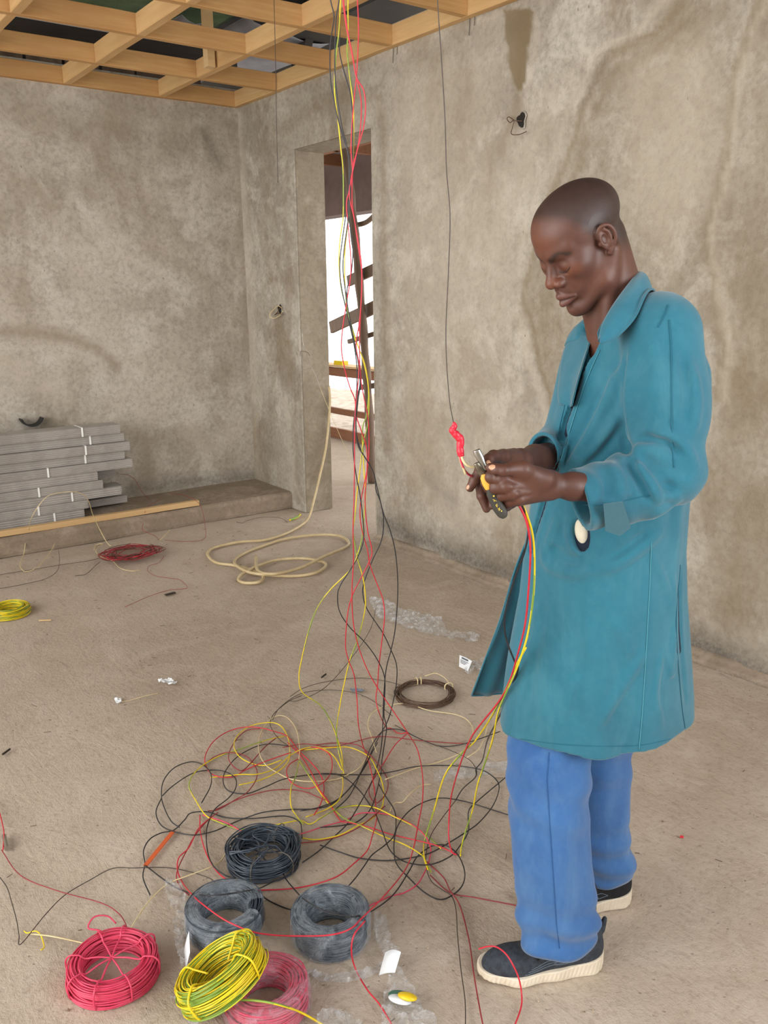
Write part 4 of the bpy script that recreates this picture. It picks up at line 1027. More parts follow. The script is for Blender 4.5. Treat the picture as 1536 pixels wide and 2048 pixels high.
PK = hit0(1162, 1070)+np.array([.001, .004, 0]); PKC[0] = PK
Pc, Fc = surface_net(sdf_coat, (.16, 1.42, .545), (.80, 2.06, 1.56), .0034)
Pc = relax(Pc, Fc, 1, .35)
coat = mesh('work_coat', toW(Pc), Fc, M_TEAL, person, smooth=True)
coat['label'] = 'faded teal knee length work coat'
bvh = BVHTree.FromPolygons([Vector(v) for v in toW(Pc)], [tuple(int(i) for i in f) for f in Fc])
def hit(px, py, off=.001):
    d = Vector(W(*ray(px, py))).normalized(); h = bvh.ray_cast(Vector((0, 0, EYE)), d)
    if h[0] is None:
        return None
    n = h[1] if h[1].dot(d) < 0 else -h[1]
    return np.array(h[0]+n*off)
def on_coat(pts, n=8, off=.001):
    Q = []
    for x, y in catmull(np.array(pts, float), n)[:, :2]:
        h = hit(x, y, off)
        if h is not None: Q.append(h)
    return np.array(Q)
def seam(pts, r=.0009, mat=None, nm='seam'):
    Q = on_coat(pts, 14, .0010)
    if len(Q) < 3: return
    for _ in range(3): Q[1:-1] = Q[1:-1]*.4+.3*(Q[:-2]+Q[2:])
    mb = MB(); mb.tube(Q, r*.75, 5); mb.build(nm, mat or M_SEAMD, coat, smooth=True)
seam([(1338, 640), (1342, 700), (1343, 800), (1345, 900), (1348, 935)], .0012)
seam([(1302, 1085), (1300, 1150), (1292, 1300), (1284, 1430), (1278, 1500)], .0011, M_SEAM)
seam([(1316, 655), (1330, 628), (1336, 610)], .0010)
seam([(1200, 700), (1182, 740), (1166, 780), (1150, 830), (1134, 880), (1120, 925), (1104, 975), (1092, 1015)], .0012, M_SEAM)
seam([(1140, 760), (1128, 820), (1112, 880), (1104, 905)], .0010, M_SEAMD)
seam([(1165, 1010), (1210, 1008), (1300, 990)], .0010)
seam([(1040, 1478), (1120, 1488), (1200, 1492), (1280, 1490), (1340, 1478)], .0008, M_SEAMD)
seam([(1360, 1130), (1352, 1250), (1362, 1400), (1372, 1470)], .001)
def appl(nm, poly, th, mat, base=.001, seams=True, parent=None, dome=0.0):
    "a flat sewn piece laid on the coat: polygon of picture points dropped on the cloth, with thickness"
    poly = np.array(poly, float); c = poly.mean(0); R = 6; n = len(poly); Vt = []; 
    dense = np.concatenate([np.linspace(poly[i], poly[(i+1) % n], 7)[:-1] for i in range(n)]); m = len(dense)
    tops = []
    for k in range(R+1):
        f = k/R
        for q in dense:
            x, y = c+(q-c)*f; h = hit(x, y, base+th+dome*(1-f*f)); tops.append(h)
    ds = np.array([np.nan if t is None else np.linalg.norm(t-np.array([0, 0, EYE])) for t in tops]); md = np.nanmedian(ds)
    allq = [c+(q-c)*k/R for k in range(R+1) for q in dense]
    good = np.array([t for k, t in enumerate(tops) if t is not None and abs(ds[k]-md) < .015]); c0 = good.mean(0); nn_ = np.linalg.svd(good-c0)[2][2]
    if nn_@c0 > nn_@np.array([0, 0, EYE]): nn_ = -nn_
    c0 = c0+nn_*.005
    for k in range(len(tops)):
        r_ = W(*ray(*allq[k])); E0 = np.array([0, 0, EYE]); tops[k] = E0+r_*((c0-E0)@nn_)/(r_@nn_)
    T = np.array(tops); N_ = np.array(W(0, -1, .2)); N_ = N_/np.linalg.norm(N_); bot = T[R*m:(R+1)*m]-N_*(th+.002)
    V = np.concatenate([T, bot]); F = []
    for k in range(R):
        for i in range(m): F.append((k*m+i, k*m+(i+1) % m, (k+1)*m+(i+1) % m, (k+1)*m+i))
    for i in range(m): F.append((R*m+i, R*m+(i+1) % m, (R+1)*m+(i+1) % m, (R+1)*m+i))
    return mesh(nm, V, F, mat, parent or coat, smooth=False)
appl('cuff_tab', [(1208, 1008), (1246, 1003), (1262, 1056), (1240, 1072), (1212, 1062)], .0025, M_TEALD)
# cream pocket lining showing in the slit
def sdf_lin(p): return ell(p, PK+np.array([.0065, .0105, .002]), (.0165, .0145, .031), PKR)
Pq, Fq2 = surface_net(sdf_lin, PK-.06, PK+.06, .003); mesh('pocket_lining', toW(relax(Pq, Fq2, 2)), Fq2, M_LINING, coat, smooth=True)['label'] = 'cream cloth showing in the pocket slit'
# dark navy layer painted as the shade inside the coat opening
def sdf_coat_shade(p):
    d, _ = ring_sdf(p, .0095); d = np.maximum(d, p[..., 2]-1.372); return np.maximum(d, .75-p[..., 2])
Pn, Fn = surface_net(sdf_coat_shade, (.22, 1.5, .73), (.76, 2.03, 1.4), .008); mesh('inner_shade_layer', toW(relax(Pn, Fn, 1)), Fn, M_COATSHADE, person, smooth=True)['label'] = 'dark layer painted as the shade inside the coat'
def sheet(nm, G, th, mat, parent, smooth=True, wave=None):
    "grid of (s,d,z) points -> cloth with thickness"
    G = np.array(G, float); a, b = G.shape[:2]
    du = np.gradient(G, axis=0); dv = np.gradient(G, axis=1); N = np.cross(du, dv); N /= np.linalg.norm(N, axis=-1)[..., None]+1e-12
    if wave is not None: G = G+N*wave[..., None]
    P = np.concatenate([(G+N*th/2).reshape(-1, 3), (G-N*th/2).reshape(-1, 3)]); F = []; m = a*b
    for i in range(a-1):
        for j in range(b-1):
            q = i*b+j; F.append((q, q+1, q+b+1, q+b)); F.append((m+q, m+q+b, m+q+b+1, m+q+1))
    for i in range(a-1):
        for j in (0, b-1): q = i*b+j; F.append((q, q+b, m+q+b, m+q))
    for j in range(b-1):
        for i in (0, a-1): q = i*b+j; F.append((q, q+1, m+q+1, m+q))
    return mesh(nm, toW(P), F, mat, parent, smooth=smooth)
def resample(C, n):
    C = catmull(C, 12); L = np.concatenate([[0], np.cumsum(np.linalg.norm(np.diff(C, axis=0), axis=1))]); t = np.linspace(0, L[-1], n)
    return np.stack([np.interp(t, L, C[:, k]) for k in range(C.shape[1])], -1)
# far front panel swinging open
Lf = resample([atd(1072, 1030, 1.80), atd(1058, 1070, 1.81), atd(1030, 1140, 1.83), atd(1000, 1240, 1.86), atd(968, 1325, 1.885), atd(943, 1392, 1.905)], 30)
Rt = resample([atd(1095, 1030, 1.80), atd(1092, 1080, 1.82), atd(1090, 1160, 1.85), atd(1088, 1250, 1.88), atd(1086, 1330, 1.905), atd(1082, 1400, 1.925)], 30)
nn = 22; G = np.array([[Lf[i]*(1-t)+Rt[i]*t+np.array([0, .018*math.sin(math.pi*t)*i/29, -.002*math.sin(t*9)]) for t in np.linspace(0, 1, nn)] for i in range(30)])
wv = np.array([[.004*math.sin(j*.9+i*.12)*(i/29)+.002*math.sin(j*.4-i*.3) for j in range(nn)] for i in range(30)])
sheet('coat_front_panel', G, .0022, M_TEALD, coat, wave=wv)
mb = MB(); mb.tube(toW(Lf), .0022, 6); mb.tube(toW(G[-1]+np.array([0, 0, .001])), .0022, 6); mb.build('panel_hem', M_TEAL, coat, smooth=True)
# collar: inner roll line round the neck, outer edge lying on the shoulders
inn = resample([atd(1198, 684, 1.578), atd(1196, 664, 1.588), atd(1207, 643, 1.600), atd(1226, 610, 1.622), atd(1252, 575, 1.655), atd(1275, 545, 1.715), atd(1276, 549, 1.79), atd(1245, 575, 1.86), atd(1212, 603, 1.88), atd(1195, 628, 1.86), atd(1180, 655, 1.80), atd(1172, 690, 1.755)], 70)
out = resample([atd(1200, 687, 1.572), atd(1210, 690, 1.57), atd(1226, 682, 1.570), atd(1252, 657, 1.575), atd(1287, 617, 1.60), atd(1306, 578, 1.67), atd(1308, 590, 1.74), atd(1292, 606, 1.84), atd(1252, 620, 1.92), atd(1205, 630, 1.95), atd(1165, 642, 1.93), atd(1146, 660, 1.89), atd(1132, 692, 1.84)], 70)
Gc = []
for i in range(70):
    row = []
    for t in np.linspace(0, 1, 12):
        q = inn[i]*(1-t)+out[i]*t; q = q+np.array([0, -.004, .012])*math.sin(math.pi*min(1, t*1.15))*(1 if 8 < i < 60 else .6)
        row.append(q)
    Gc.append(row)
def drape(G, off, it=6, smooth=.5):
    G = np.array(G, np.float32)
    for _ in range(it):
        P_ = G.reshape(-1, 3); d_ = sdf_coat(P_); e_ = .002
        gr = np.stack([sdf_coat(P_+np.float32(v))-d_ for v in np.eye(3)*e_], -1)/e_; gr /= np.linalg.norm(gr, axis=-1)[:, None]+1e-6
        P_ = P_+gr*np.clip(off-d_, 0, .03)[:, None]; G = P_.reshape(G.shape)
        G[1:-1] = G[1:-1]*(1-smooth)+smooth/2*(G[:-2]+G[2:])
    return G
Gc = drape(Gc, .0055, 8, .6)
collar = sheet('collar', Gc, .003, M_TEAL, coat)
stand = sheet('collar_stand', [[inn[i]*(1-t)+(inn[i]*.8+np.array([NB[0]-.01, NB[1], 1.40])*.2)*t for t in np.linspace(0, 1, 5)] for i in range(70)], .002, M_TEALD, coat)
mb = MB(); e = np.array([r[-1] for r in Gc]); mb.tube(toW(e), .0022, 6); mb.build('collar_edge', M_TEAL, coat, smooth=True)
# lapel of the far front falling from the collar to the placket
La = resample([atd(1152, 664, 1.85), atd(1133, 695, 1.83), atd(1127, 745, 1.80), atd(1130, 790, 1.78), atd(1140, 815, 1.75)], 24); Lb = resample([atd(1186, 655, 1.76), atd(1178, 690, 1.72), atd(1164, 735, 1.69), atd(1153, 772, 1.67), atd(1144, 812, 1.67)], 24)
Gl = drape([[La[i]*(1-t)+Lb[i]*t for t in np.linspace(0, 1, 12)] for i in range(24)], .0035, 6, .5)
sheet('lapel', Gl, .0025, M_TEAL, coat)

# ---- trousers
def leg_sheet(name, axis, rs, rd, hemz, seed, bunch):
    z0, z1 = .66, hemz; n, m = 70, 56; P = []; F = []
    for lay in (0, 1):
        for i in range(n):
            z = z0+(z1-z0)*i/(n-1); c = [np.interp(-z, [-a[2] for a in axis], [a[k] for a in axis]) for k in (0, 1)]
            a_ = np.interp(-z, [-a[2] for a in axis], rs); b_ = np.interp(-z, [-a[2] for a in axis], rd)
            for j in range(m):
                t = 2*math.pi*j/m
                b = math.exp(-((z-bunch)/.07)**2)
                w = .0055*b*math.sin((z-bunch)*95+2.2*math.sin(t+seed)+seed)+.0035*math.sin(2*t+z*9+seed)+.0035*math.sin(5*t+seed+3*math.sin(z*7))*.8+.004*b*math.sin(3*t+z*30)
                w += .0045*math.exp(-((z-.43)/.06)**2)*math.sin((z-.43)*70+2*t)
                cz = .0025*abs(math.cos((t-1.5*math.pi)*.5))**60           # front crease
                r = lay*.0025
                zz_ = z+(i/(n-1))**10*(.012*math.sin(t+2.2)+.004*math.sin(3*t)-.020*max(0.0, -math.sin(t-.15))**3)
                q_ = np.array([c[0]+(a_+w+cz-r)*math.cos(t), c[1]+(b_+w+cz-r)*math.sin(t), zz_])
                if zz_ > .535:
                    for _ in range(3):
                        e_ = float(ring_sdf(q_[None])[0][0])+.014
                        if e_ > 0: cc = np.array([*ring_pt(0, zz_)[:2]])*0+np.array(ring_prm(zz_)[:2]); v_ = cc-q_[:2]; q_[:2] += v_/np.linalg.norm(v_)*e_*1.05*min(1, (zz_-.535)/.03)
                P.append(tuple(q_))
    N = n*m
    for i in range(n-1):
        for j in range(m):
            q, q2 = i*m+j, i*m+(j+1) % m; F.append((q, q2, q2+m, q+m)); F.append((N+q, N+q+m, N+q2+m, N+q2))
    for i in (0, n-1):
        for j in range(m): q, q2 = i*m+j, i*m+(j+1) % m; F.append((q, q2, N+q2, N+q))
    return P, F
nearax = [atd(1101, 1480, 1.715), atd(1099, 1560, 1.695), atd(1096, 1640, 1.678), atd(1102, 1720, 1.66), atd(1112, 1790, 1.655), atd(1117, 1838, 1.652), atd(1117, 1880, 1.648)]
farax = [atd(1188, 1480, 1.87), atd(1188, 1560, 1.87), atd(1188, 1640, 1.87), atd(1192, 1690, 1.87), atd(1202, 1720, 1.868), atd(1204, 1745, 1.866)]
for ax in (nearax, farax): ax.insert(0, np.array([ax[0][0]+.005, ax[0][1]+.01, .75]))
t1 = leg_sheet('a', nearax, [.096, .098, .095, .089, .085, .086, .086, .080], [.072, .074, .076, .076, .074, .074, .074, .072], nearax[-1][2]+.012, .4, .13)
t2 = leg_sheet('b', farax, [.098, .093, .090, .088, .088, .080, .070], [.088, .082, .08, .076, .076, .072, .068], farax[-1][2]+.012, 2.1, .17)
mb = MB(); mb.add(toW(t1[0]), t1[1]); mb.add(toW(t2[0]), t2[1])
trou = mb.build('trousers', M_BLUE, person, smooth=True); trou['label'] = 'blue work trousers'
bvt = BVHTree.FromPolygons([Vector(v) for v in toW(np.array(t1[0]))], t1[1])
Q = []
for y in range(1505, 1900, 8):
    x = np.interp(y, [1505, 1560, 1700, 1850, 1925], [1098, 1094, 1103, 1113, 1122]); d = Vector(W(*ray(x, y))).normalized(); h = bvt.ray_cast(Vector((0, 0, EYE)), d)
    if h[0] is not None: Q.append(np.array(h[0]-d*.0006))
mb = MB(); mb.tube(np.array(Q), .0009, 5); mb.build('trouser_crease', plain('blue_thread', S(40, 84, 138), .9), trou, smooth=True)

# ---- trainers
M_SHOE = plain('charcoal_knit', S(40, 44, 52), .85, (90, S(54, 60, 68), .4, .6), (300, .5, .002))
M_SHOEB = plain('black_knit', S(20, 20, 23), .9, None, (300, .5, .002))
M_SOLE = plain('cream_foam_sole', S(226, 214, 194), .7, (12, S(208, 194, 172), .4, .65))
M_STRIPE = plain('grey_print', S(86, 96, 106), .7)
def shoe(heel, toe, lab, up_mat):
    u = (toe-heel); L = np.linalg.norm(u); u = u/L; v = np.array([-u[1], u[0], 0]); v = -v if v[1] > 0 else v      # v towards the viewer (left side)
    Rm = np.stack([u, v, np.array([0, 0, 1.0])], -1); sc = L/29.5
    loc = lambda p: ((p-heel.astype(np.float32))@Rm.astype(np.float32))/np.float32(sc)
    def sole(p):
        q = loc(p); x, y, z = q[..., 0], q[..., 1], q[..., 2]; xy = q[..., :2]
        d = cone(xy, (4.1, 0), (12, .1), 3.8, 3.9); d = sm(d, cone(xy, (12, .1), (20.3, .3), 3.9, 4.75), 2.0); d = sm(d, cone(xy, (20.3, .3), (25.2, -.2), 4.75, 3.9), 1.0)
        top = np.interp(x, [0, 5, 12, 20, 29], [4.3, 3.5, 2.8, 2.3, 2.6]); bot = np.interp(x, [0, 3, 22, 29.5], [.9, 0.02, 0.02, 1.0])
        d = d+.35*np.clip((top*.5-z)/top, 0, 1)**2*2+.10*np.sin(x*6.6+z*1.6)*np.clip((top-z)/1.2, 0, 1)*np.clip((z-.0)/1, 0, 1)
        d = np.maximum(d, np.maximum(z-top, bot-z)); return d*sc*.8
    def upper(p):
        q = loc(p); x, y, z = q[..., 0], q[..., 1], q[..., 2]
        d = ell(q, (5.0, 0, 5.2), (4.7, 3.5, 6.4)); d = sm(d, ell(q, (11.5, 0, 4.6), (7.5, 3.8, 4.9)), 2.0); d = sm(d, ell(q, (20.5, .2, 2.9), (7.8, 4.3, 3.6)), 2.2)
        d = sm(d, cone(q, (8.2, 0, 8), (6.6, 0, 10.5), 3.6, 3.5), 1.2)
        d = sm(d, cone(q, (.9, 0, 9), (.2, 0, 11.6), .9, .55), .8)                  # heel pull
        d = ssub(d, cone(q, (6.2, 0, 9.0), (5.6, 0, 15), 2.6, 3.0), .6)
        d = d+.05*np.sin(x*4.2+y)*np.clip((z-5)/3, 0, 1)*np.clip((x-10)/2, 0, 1)
        d = np.maximum(d, 2.1-z); return d*sc
    lo = np.minimum(heel, toe)-.07; hi = np.maximum(heel, toe)+.07; lo[2] = -.004; hi[2] = .16
    Pu, Fu = surface_net(upper, lo, hi, .0026); Pu = relax(Pu, Fu, 1)
    Ps, Fs = surface_net(sole, lo, hi, .0018); Ps = relax(Ps, Fs, 1, .25)
    sh = mesh('shoe', toW(Pu), Fu, up_mat, person, smooth=True); sh['label'] = lab
    mesh('sole', toW(Ps), Fs, M_SOLE, sh, smooth=True)['label'] = 'thick ribbed cream sole'
    to = lambda q: heel+(Rm@(np.array(q, float)*sc))
    bv = BVHTree.FromPolygons([Vector(a) for a in Pu], [tuple(int(i) for i in f) for f in Fu])
    def lay(pts, r, nm, mat, n=6):
        Q = []
        for a in catmull(np.array(pts, float), n):
            h = bv.find_nearest(Vector(to(a))); Q.append(np.array(h[0]+h[1]*r*.5))
        Q = np.array(Q); Q[1:-1] = (Q[:-2]+Q[1:-1]*2+Q[2:])/4; mb = MB(); mb.tube(toW(Q), r, 6); mb.build(nm, mat, sh, smooth=True)
    for k in range(4):
        x = 13.4+k*1.45; z = 9.2-k*.7; lay([(x-1.4, 3.0, z-1.9), (x-.5, 2.2, z-.8), (x, 1.2, z+.3), (x+.3, 0, z+.4), (x, -1.2, z+.3), (x-.8, -2.3, z-.8)], .0026, 'lace', M_SHOEB)
    for k in range(3):
        z = 3.3+k*.62; lay([(10.5+k*.9, 5, z+1.0), (13.5+k*.5, 5, z+.75), (17.0-k*.2, 5, z-.15), (19.6-k*.8, 5, z-.55)], .0011, 'side_stripe', M_STRIPE)
    lay([(8.0, 5, 4.6), (10.2, 5, 5.6), (13, 5, 4.2), (10.4, 5, 3.9), (8.0, 5, 4.6)], .0010, 'side_stripe', M_STRIPE)
    return sh
h1_, t1_ = atz(1206, 1924, 0.0), atz(952, 1950, 0.0); h1_[2] = t1_[2] = 0
shoe(h1_, t1_, 'charcoal trainer nearer to the viewer', M_SHOE)
h2_ = atz(1262, 1797, 0.0); h2_[2] = 0; t2_ = h2_+np.array([-.285, -.035, 0]); shoe(h2_, t2_, 'black trainer behind the other leg', M_SHOEB)
for h_, rk in ((h1_, .036), (h2_, .039)):
    Pk, Fk = surface_net(lambda p: cone(p, h_+np.array([-.06, -.007, .05]), h_+np.array([-.062, -.007, .2]), rk-.002, rk), h_+np.array([-.13, -.07, 0]), h_+np.array([.01, .06, .26]), .005)
    mesh('sock', toW(Pk), Fk, M_SHOEB, person, smooth=True)
# ------------------------------------------------------------------ pliers held between the hands
M_JAW = plain('plier_steel', S(150, 142, 128), .35, (60, S(120, 112, 98), .35, .65), metallic=.9)
M_ORANGE = plain('amber_grip', S(232, 176, 70), .45); M_GRIP = plain('dark_grey_grip', S(58, 56, 50), .6); M_LETTER = plain('yellow_print', S(226, 198, 84), .5)
pc = W(*atd(966, 946, 1.440))
pliers = empty('pliers', pc); tag(pliers, 'combination pliers with amber and dark grey grips held in both hands', 'pliers')
def slab(pts, th, mat, nm, parent, d0=1.440, bev=.6):
    "outlined plate with rounded section: (px,py,half width in px) rows along the tool axis, real depth th"
    C = np.array([atd(x, y, d0+dd) for x, y, w, dd in pts]); Ws = np.array([w for _, _, w, _ in pts])/1090.0
    C = catmull(C, 5); Ws = np.interp(np.linspace(0, 1, len(C)), np.linspace(0, 1, len(Ws)), Ws)
    T = np.gradient(C, axis=0); T /= np.linalg.norm(T, axis=1)[:, None]; Nn = np.array([0, 1.0, 0]); V = []; n = 12
    for c, t, w in zip(C, T, Ws):
        s_ = np.cross(t, Nn); s_ /= np.linalg.norm(s_); u_ = np.cross(s_, t)
        for k in range(n):
            a = 2*math.pi*k/n; ca, sa = math.cos(a), math.sin(a)
            V.append(c+s_*w*np.sign(ca)*abs(ca)**bev+u_*th*np.sign(sa)*abs(sa)**bev)
    F = [(i*n+k, i*n+(k+1) % n, (i+1)*n+(k+1) % n, (i+1)*n+k) for i in range(len(C)-1) for k in range(n)]
    F += [tuple(range(n-1, -1, -1)), tuple((len(C)-1)*n+k for k in range(n))]
    return mesh(nm, toW(np.array(V)), F, mat, parent, smooth=True)
slab([(953, 900, 6.5, 0), (956, 908, 7.5, 0), (961, 917, 7.0, 0), (966, 928, 5, 0), (971, 940, 5, 0)], .0045, M_STEEL, 'jaw', pliers)
slab([(952, 926, 5, -.004), (957, 935, 6.5, -.004), (963, 944, 7.5, -.003), (968, 951, 7.5, -.001)], .0042, M_JAW, 'jaw', pliers)
slab([(962, 920, 3, .003), (970, 932, 5.5, .003), (974, 944, 6, .003)], .005, M_GRIP, 'insulated_shank', pliers)
slab([(968, 947, 7, 0), (970, 957, 8.5, 0), (974, 968, 8.5, 0), (977, 977, 6.5, 0)], .0085, M_ORANGE, 'amber_sleeve', pliers)
gr = slab([(978, 976, 6, 0), (983, 988, 9, 0), (990, 1002, 10.5, .001), (998, 1016, 11.5, .002), (1005, 1027, 10.5, .003), (1008, 1032, 6, .004)], .0085, M_GRIP, 'grip', pliers)
slab([(974, 950, 5, .006), (984, 962, 6, .012), (998, 978, 7, .018), (1012, 990, 7, .022), (1022, 998, 5, .024)], .006, M_GRIP, 'grip', pliers)
mb = MB(); c = W(*atd(965, 944, 1.434)); mb.tube([c, c+W(0, .012, 0)], .004, 12); mb.build('pivot', M_STEEL, pliers, smooth=False)
# raised lettering on the grip
gbv = BVHTree.FromPolygons([gr.matrix_world @ v.co + Vector(pliers.location) + Vector(gr.location) for v in gr.data.vertices], [tuple(p.vertices) for p in gr.data.polygons])
def on_grip(x, y):
    d = Vector(W(*ray(x, y))).normalized(); h = gbv.ray_cast(Vector((0, 0, EYE)), d); return None if h[0] is None else np.array(h[0]-d*.0004)
ax_ = np.array([.52, .85]); ay_ = np.array([-.85, .52])
def gl(strokes, cx, cy, sc, r=.00055):
    mb = MB(); ok = False
    for st in strokes:
        Q = []
        for u, v in np.concatenate([np.linspace(st[i], st[i+1], 4)[:(None if i == len(st)-2 else -1)] for i in range(len(st)-1)]):
            q = np.array([cx, cy])+(ax_*v-ay_*u)*sc; h = on_grip(*q)
            if h is not None: Q.append(h)
        if len(Q) > 1: mb.tube(np.array(Q), r, 5); ok = True
    if ok: mb.build('lettering', M_LETTER, gr)
gl([[(-.5, -.8), (-.5, .8)], [(-.5, -.8), (.6, -.8)], [(-.5, 0), (.4, 0)]], 994.5, 1011.5, 3.4)
gl([[(-.6, -.8), (.6, .8)], [(.6, -.8), (-.6, .8)]], 998.5, 1018.5, 3.2)
gl([[(-.5, -.8), (.6, .9)], [(.1, -.2), (-.5, .5)]], 989, 1000.5, 4)
mb = MB()
for (x, y, r) in ((987.5, 992, .0016), (1003, 1022, .0012)):
    h = on_grip(x, y)
    if h is not None: mb.tube([h, h+W(0, -.0006, 0)], r, 10)
mb.build('dot_mark', M_LETTER, gr)

# ------------------------------------------------------------------ loose wires
R0 = .0018
PX = {'r': M_RED, 'k': M_BLACK, 'y': M_YEL, 'c': M_CREAM, 'm': M_MAROON, 'b': M_BROWNW, 'p': M_PINK}
def wire(label, kind, pts, r=R0, group=None, name=None, sub=7, jit=.0):
    """pts: (px, py) on the floor, (px, py, d) hanging at that distance ahead, (px, py, 'z', height) at a height above the floor"""
    P = []
    seed = abs(hash(label)) % 1000 if False else sum(map(ord, label)) % 997
    for k, p in enumerate(pts):
        if len(p) == 2:
            lift = .004+.010*(.5+.5*math.sin(seed+k*1.7))*(1 if r < .004 else .2)
            P.append(atz(p[0], p[1], lift))
        elif p[2] == 'j': q_ = wy(p[0], p[1], p[3]); P.append(np.array([q_[0]*CY-q_[1]*SY, q_[0]*SY+q_[1]*CY, q_[2]]))
        elif len(p) == 3: P.append(atd(*p))
        else: P.append(atz(p[0], p[1], p[3]))
    C = catmull(np.array(P), sub); C[:, 2] = np.maximum(C[:, 2], r+.0005)
    mb = MB()
    if kind == 'g':
        mb.tube(toW(C), r, 8, stripe=.35); o = mb.build(name or 'earth_wire', [M_YEL, M_GRN], smooth=True)
    else:
        mb.tube(toW(C), r, 6); o = mb.build(name or {'r': 'red_wire', 'k': 'black_wire', 'y': 'earth_wire', 'c': 'cream_wire', 'm': 'red_wire', 'b': 'brown_wire', 'p': 'red_wire'}[kind], PX[kind], smooth=True)
    tag(o, label, 'wire', group); return o
D = 2.55
def hang_(pts, d0=D, d1=None):
    n = len(pts); return [(x, y, d0+((d1 or d0)-d0)*(i/(n-1))**3) for i, (x, y) in enumerate(pts)]
GH = 'wires hanging from the roof into the floor tangle'
wire('black wire hanging leftmost at the ceiling, kinked where it crosses the first batten', 'k', hang_([(640, -150), (652, -60), (661, 0), (668, 33), (663, 70), (660, 100), (660, 140), (663, 175), (669, 205), (675, 235), (688, 280), (697, 310), (698, 350), (697, 380), (693, 420), (686, 470), (680, 520), (681, 560), (688, 600), (697, 640), (708, 690), (714, 740), (712, 800), (707, 850), (706, 890), (708, 920), (714, 960), (720, 990), (726, 1040), (727, 1080), (715, 1115), (700, 1140), (680, 1172), (675, 1195), (680, 1225), (700, 1255), (730, 1285), (755, 1320), (769, 1355), (769, 1400), (768, 1430), (773, 1455), (770, 1480)]) + [(764, 1520), (762, 1545), (745, 1610), (720, 1640), (690, 1650), (640, 1655)], group=GH)
wire('black wire swinging out to the right beside the door jamb before reaching the floor', 'k', hang_([(684, -150), (680, -60), (678, 0), (672, 40), (670, 100), (670, 150), (675, 200), (683, 250), (695, 300), (699, 340), (700, 400), (696, 440), (692, 470), (688, 500), (686, 540), (692, 590), (700, 640), (712, 700), (720, 760), (714, 800), (712, 850), (716, 890), (730, 915), (745, 940), (752, 965), (760, 1000), (768, 1030), (780, 1060), (790, 1100), (795, 1150), (795, 1200), (790, 1260), (782, 1300), (772, 1340), (767, 1400), (766, 1440), (763, 1490)], 2.5) + [(755, 1530), (740, 1570), (700, 1640), (672, 1670), (640, 1700), (605, 1725)], group=GH)
wire('black wire bowing right over the clear plastic scrap, nearest the brown coil', 'k', hang_([(690, -150), (682, -40), (679, 80), (680, 110), (690, 150), (700, 185), (705, 230), (706, 300), (703, 350), (699, 400), (697, 430), (703, 470), (706, 500), (702, 550), (694, 580), (696, 620), (706, 680), (722, 750), (716, 800), (712, 860), (722, 900), (740, 930), (750, 955), (752, 980), (761, 1005), (767, 1040), (763, 1080), (745, 1120), (728, 1165), (726, 1190), (735, 1220), (765, 1265), (782, 1300), (793, 1330), (793, 1365), (787, 1400), (776, 1440)], 2.6) + [(760, 1470), (745, 1498), (735, 1525), (720, 1550), (700, 1590), (670, 1620)], group=GH)
wire('yellow and green wire that falls straight to the knot at the back of the tangle', 'g', hang_([(688, -150), (684, -60), (681, 0), (678, 60), (672, 110), (669, 170), (672, 210), (677, 250), (682, 300), (686, 340), (687, 400), (686, 440), (680, 480), (678, 530), (683, 580), (697, 630), (712, 680), (726, 720), (735, 760), (738, 800), (735, 850), (726, 890), (720, 940), (714, 985), (710, 1030), (706, 1060), (710, 1090), (716, 1120), (727, 1160), (731, 1200), (728, 1230), (715, 1280), (700, 1320), (690, 1360), (680, 1410), (673, 1460), (677, 1500)], 2.58) + [(684, 1530), (688, 1548)], group=GH)
wire('yellow and green wire swinging furthest out to the left above the tangle', 'g', hang_([(700, -150), (698, -60), (696, 0), (696, 60), (694, 100), (698, 140), (703, 180), (707, 220), (707, 280), (705, 330), (700, 380), (698, 430), (690, 500), (690, 570), (697, 640), (715, 690), (730, 730), (737, 780), (733, 830), (725, 860), (728, 940), (731, 985), (728, 1030), (725, 1070), (715, 1110), (700, 1140), (660, 1180), (635, 1215), (618, 1260), (603, 1320), (598, 1355), (605, 1385), (640, 1410), (660, 1440), (672, 1470)], 2.62) + [(683, 1505), (686, 1540)], group=GH)
wire('red wire bulging right over the doorway head, ending in a hook beside the brown coil', 'r', hang_([(690, -150), (684, -60), (686, 0), (692, 50), (700, 90), (708, 130), (714, 160), (722, 200), (722, 240), (718, 280), (712, 310), (706, 330), (704, 400), (709, 440), (716, 490), (723, 540), (723, 580), (721, 630), (719, 690), (722, 760), (735, 830), (738, 870), (737, 920), (730, 960), (722, 1000), (720, 1030), (724, 1060), (735, 1100), (740, 1130), (755, 1170), (766, 1200), (769, 1235), (764, 1280), (758, 1330), (755, 1370), (752, 1400), (760, 1430)], 2.56) + [(775, 1457), (800, 1467), (815, 1466), (790, 1490), (765, 1530), (745, 1560)], group=GH)
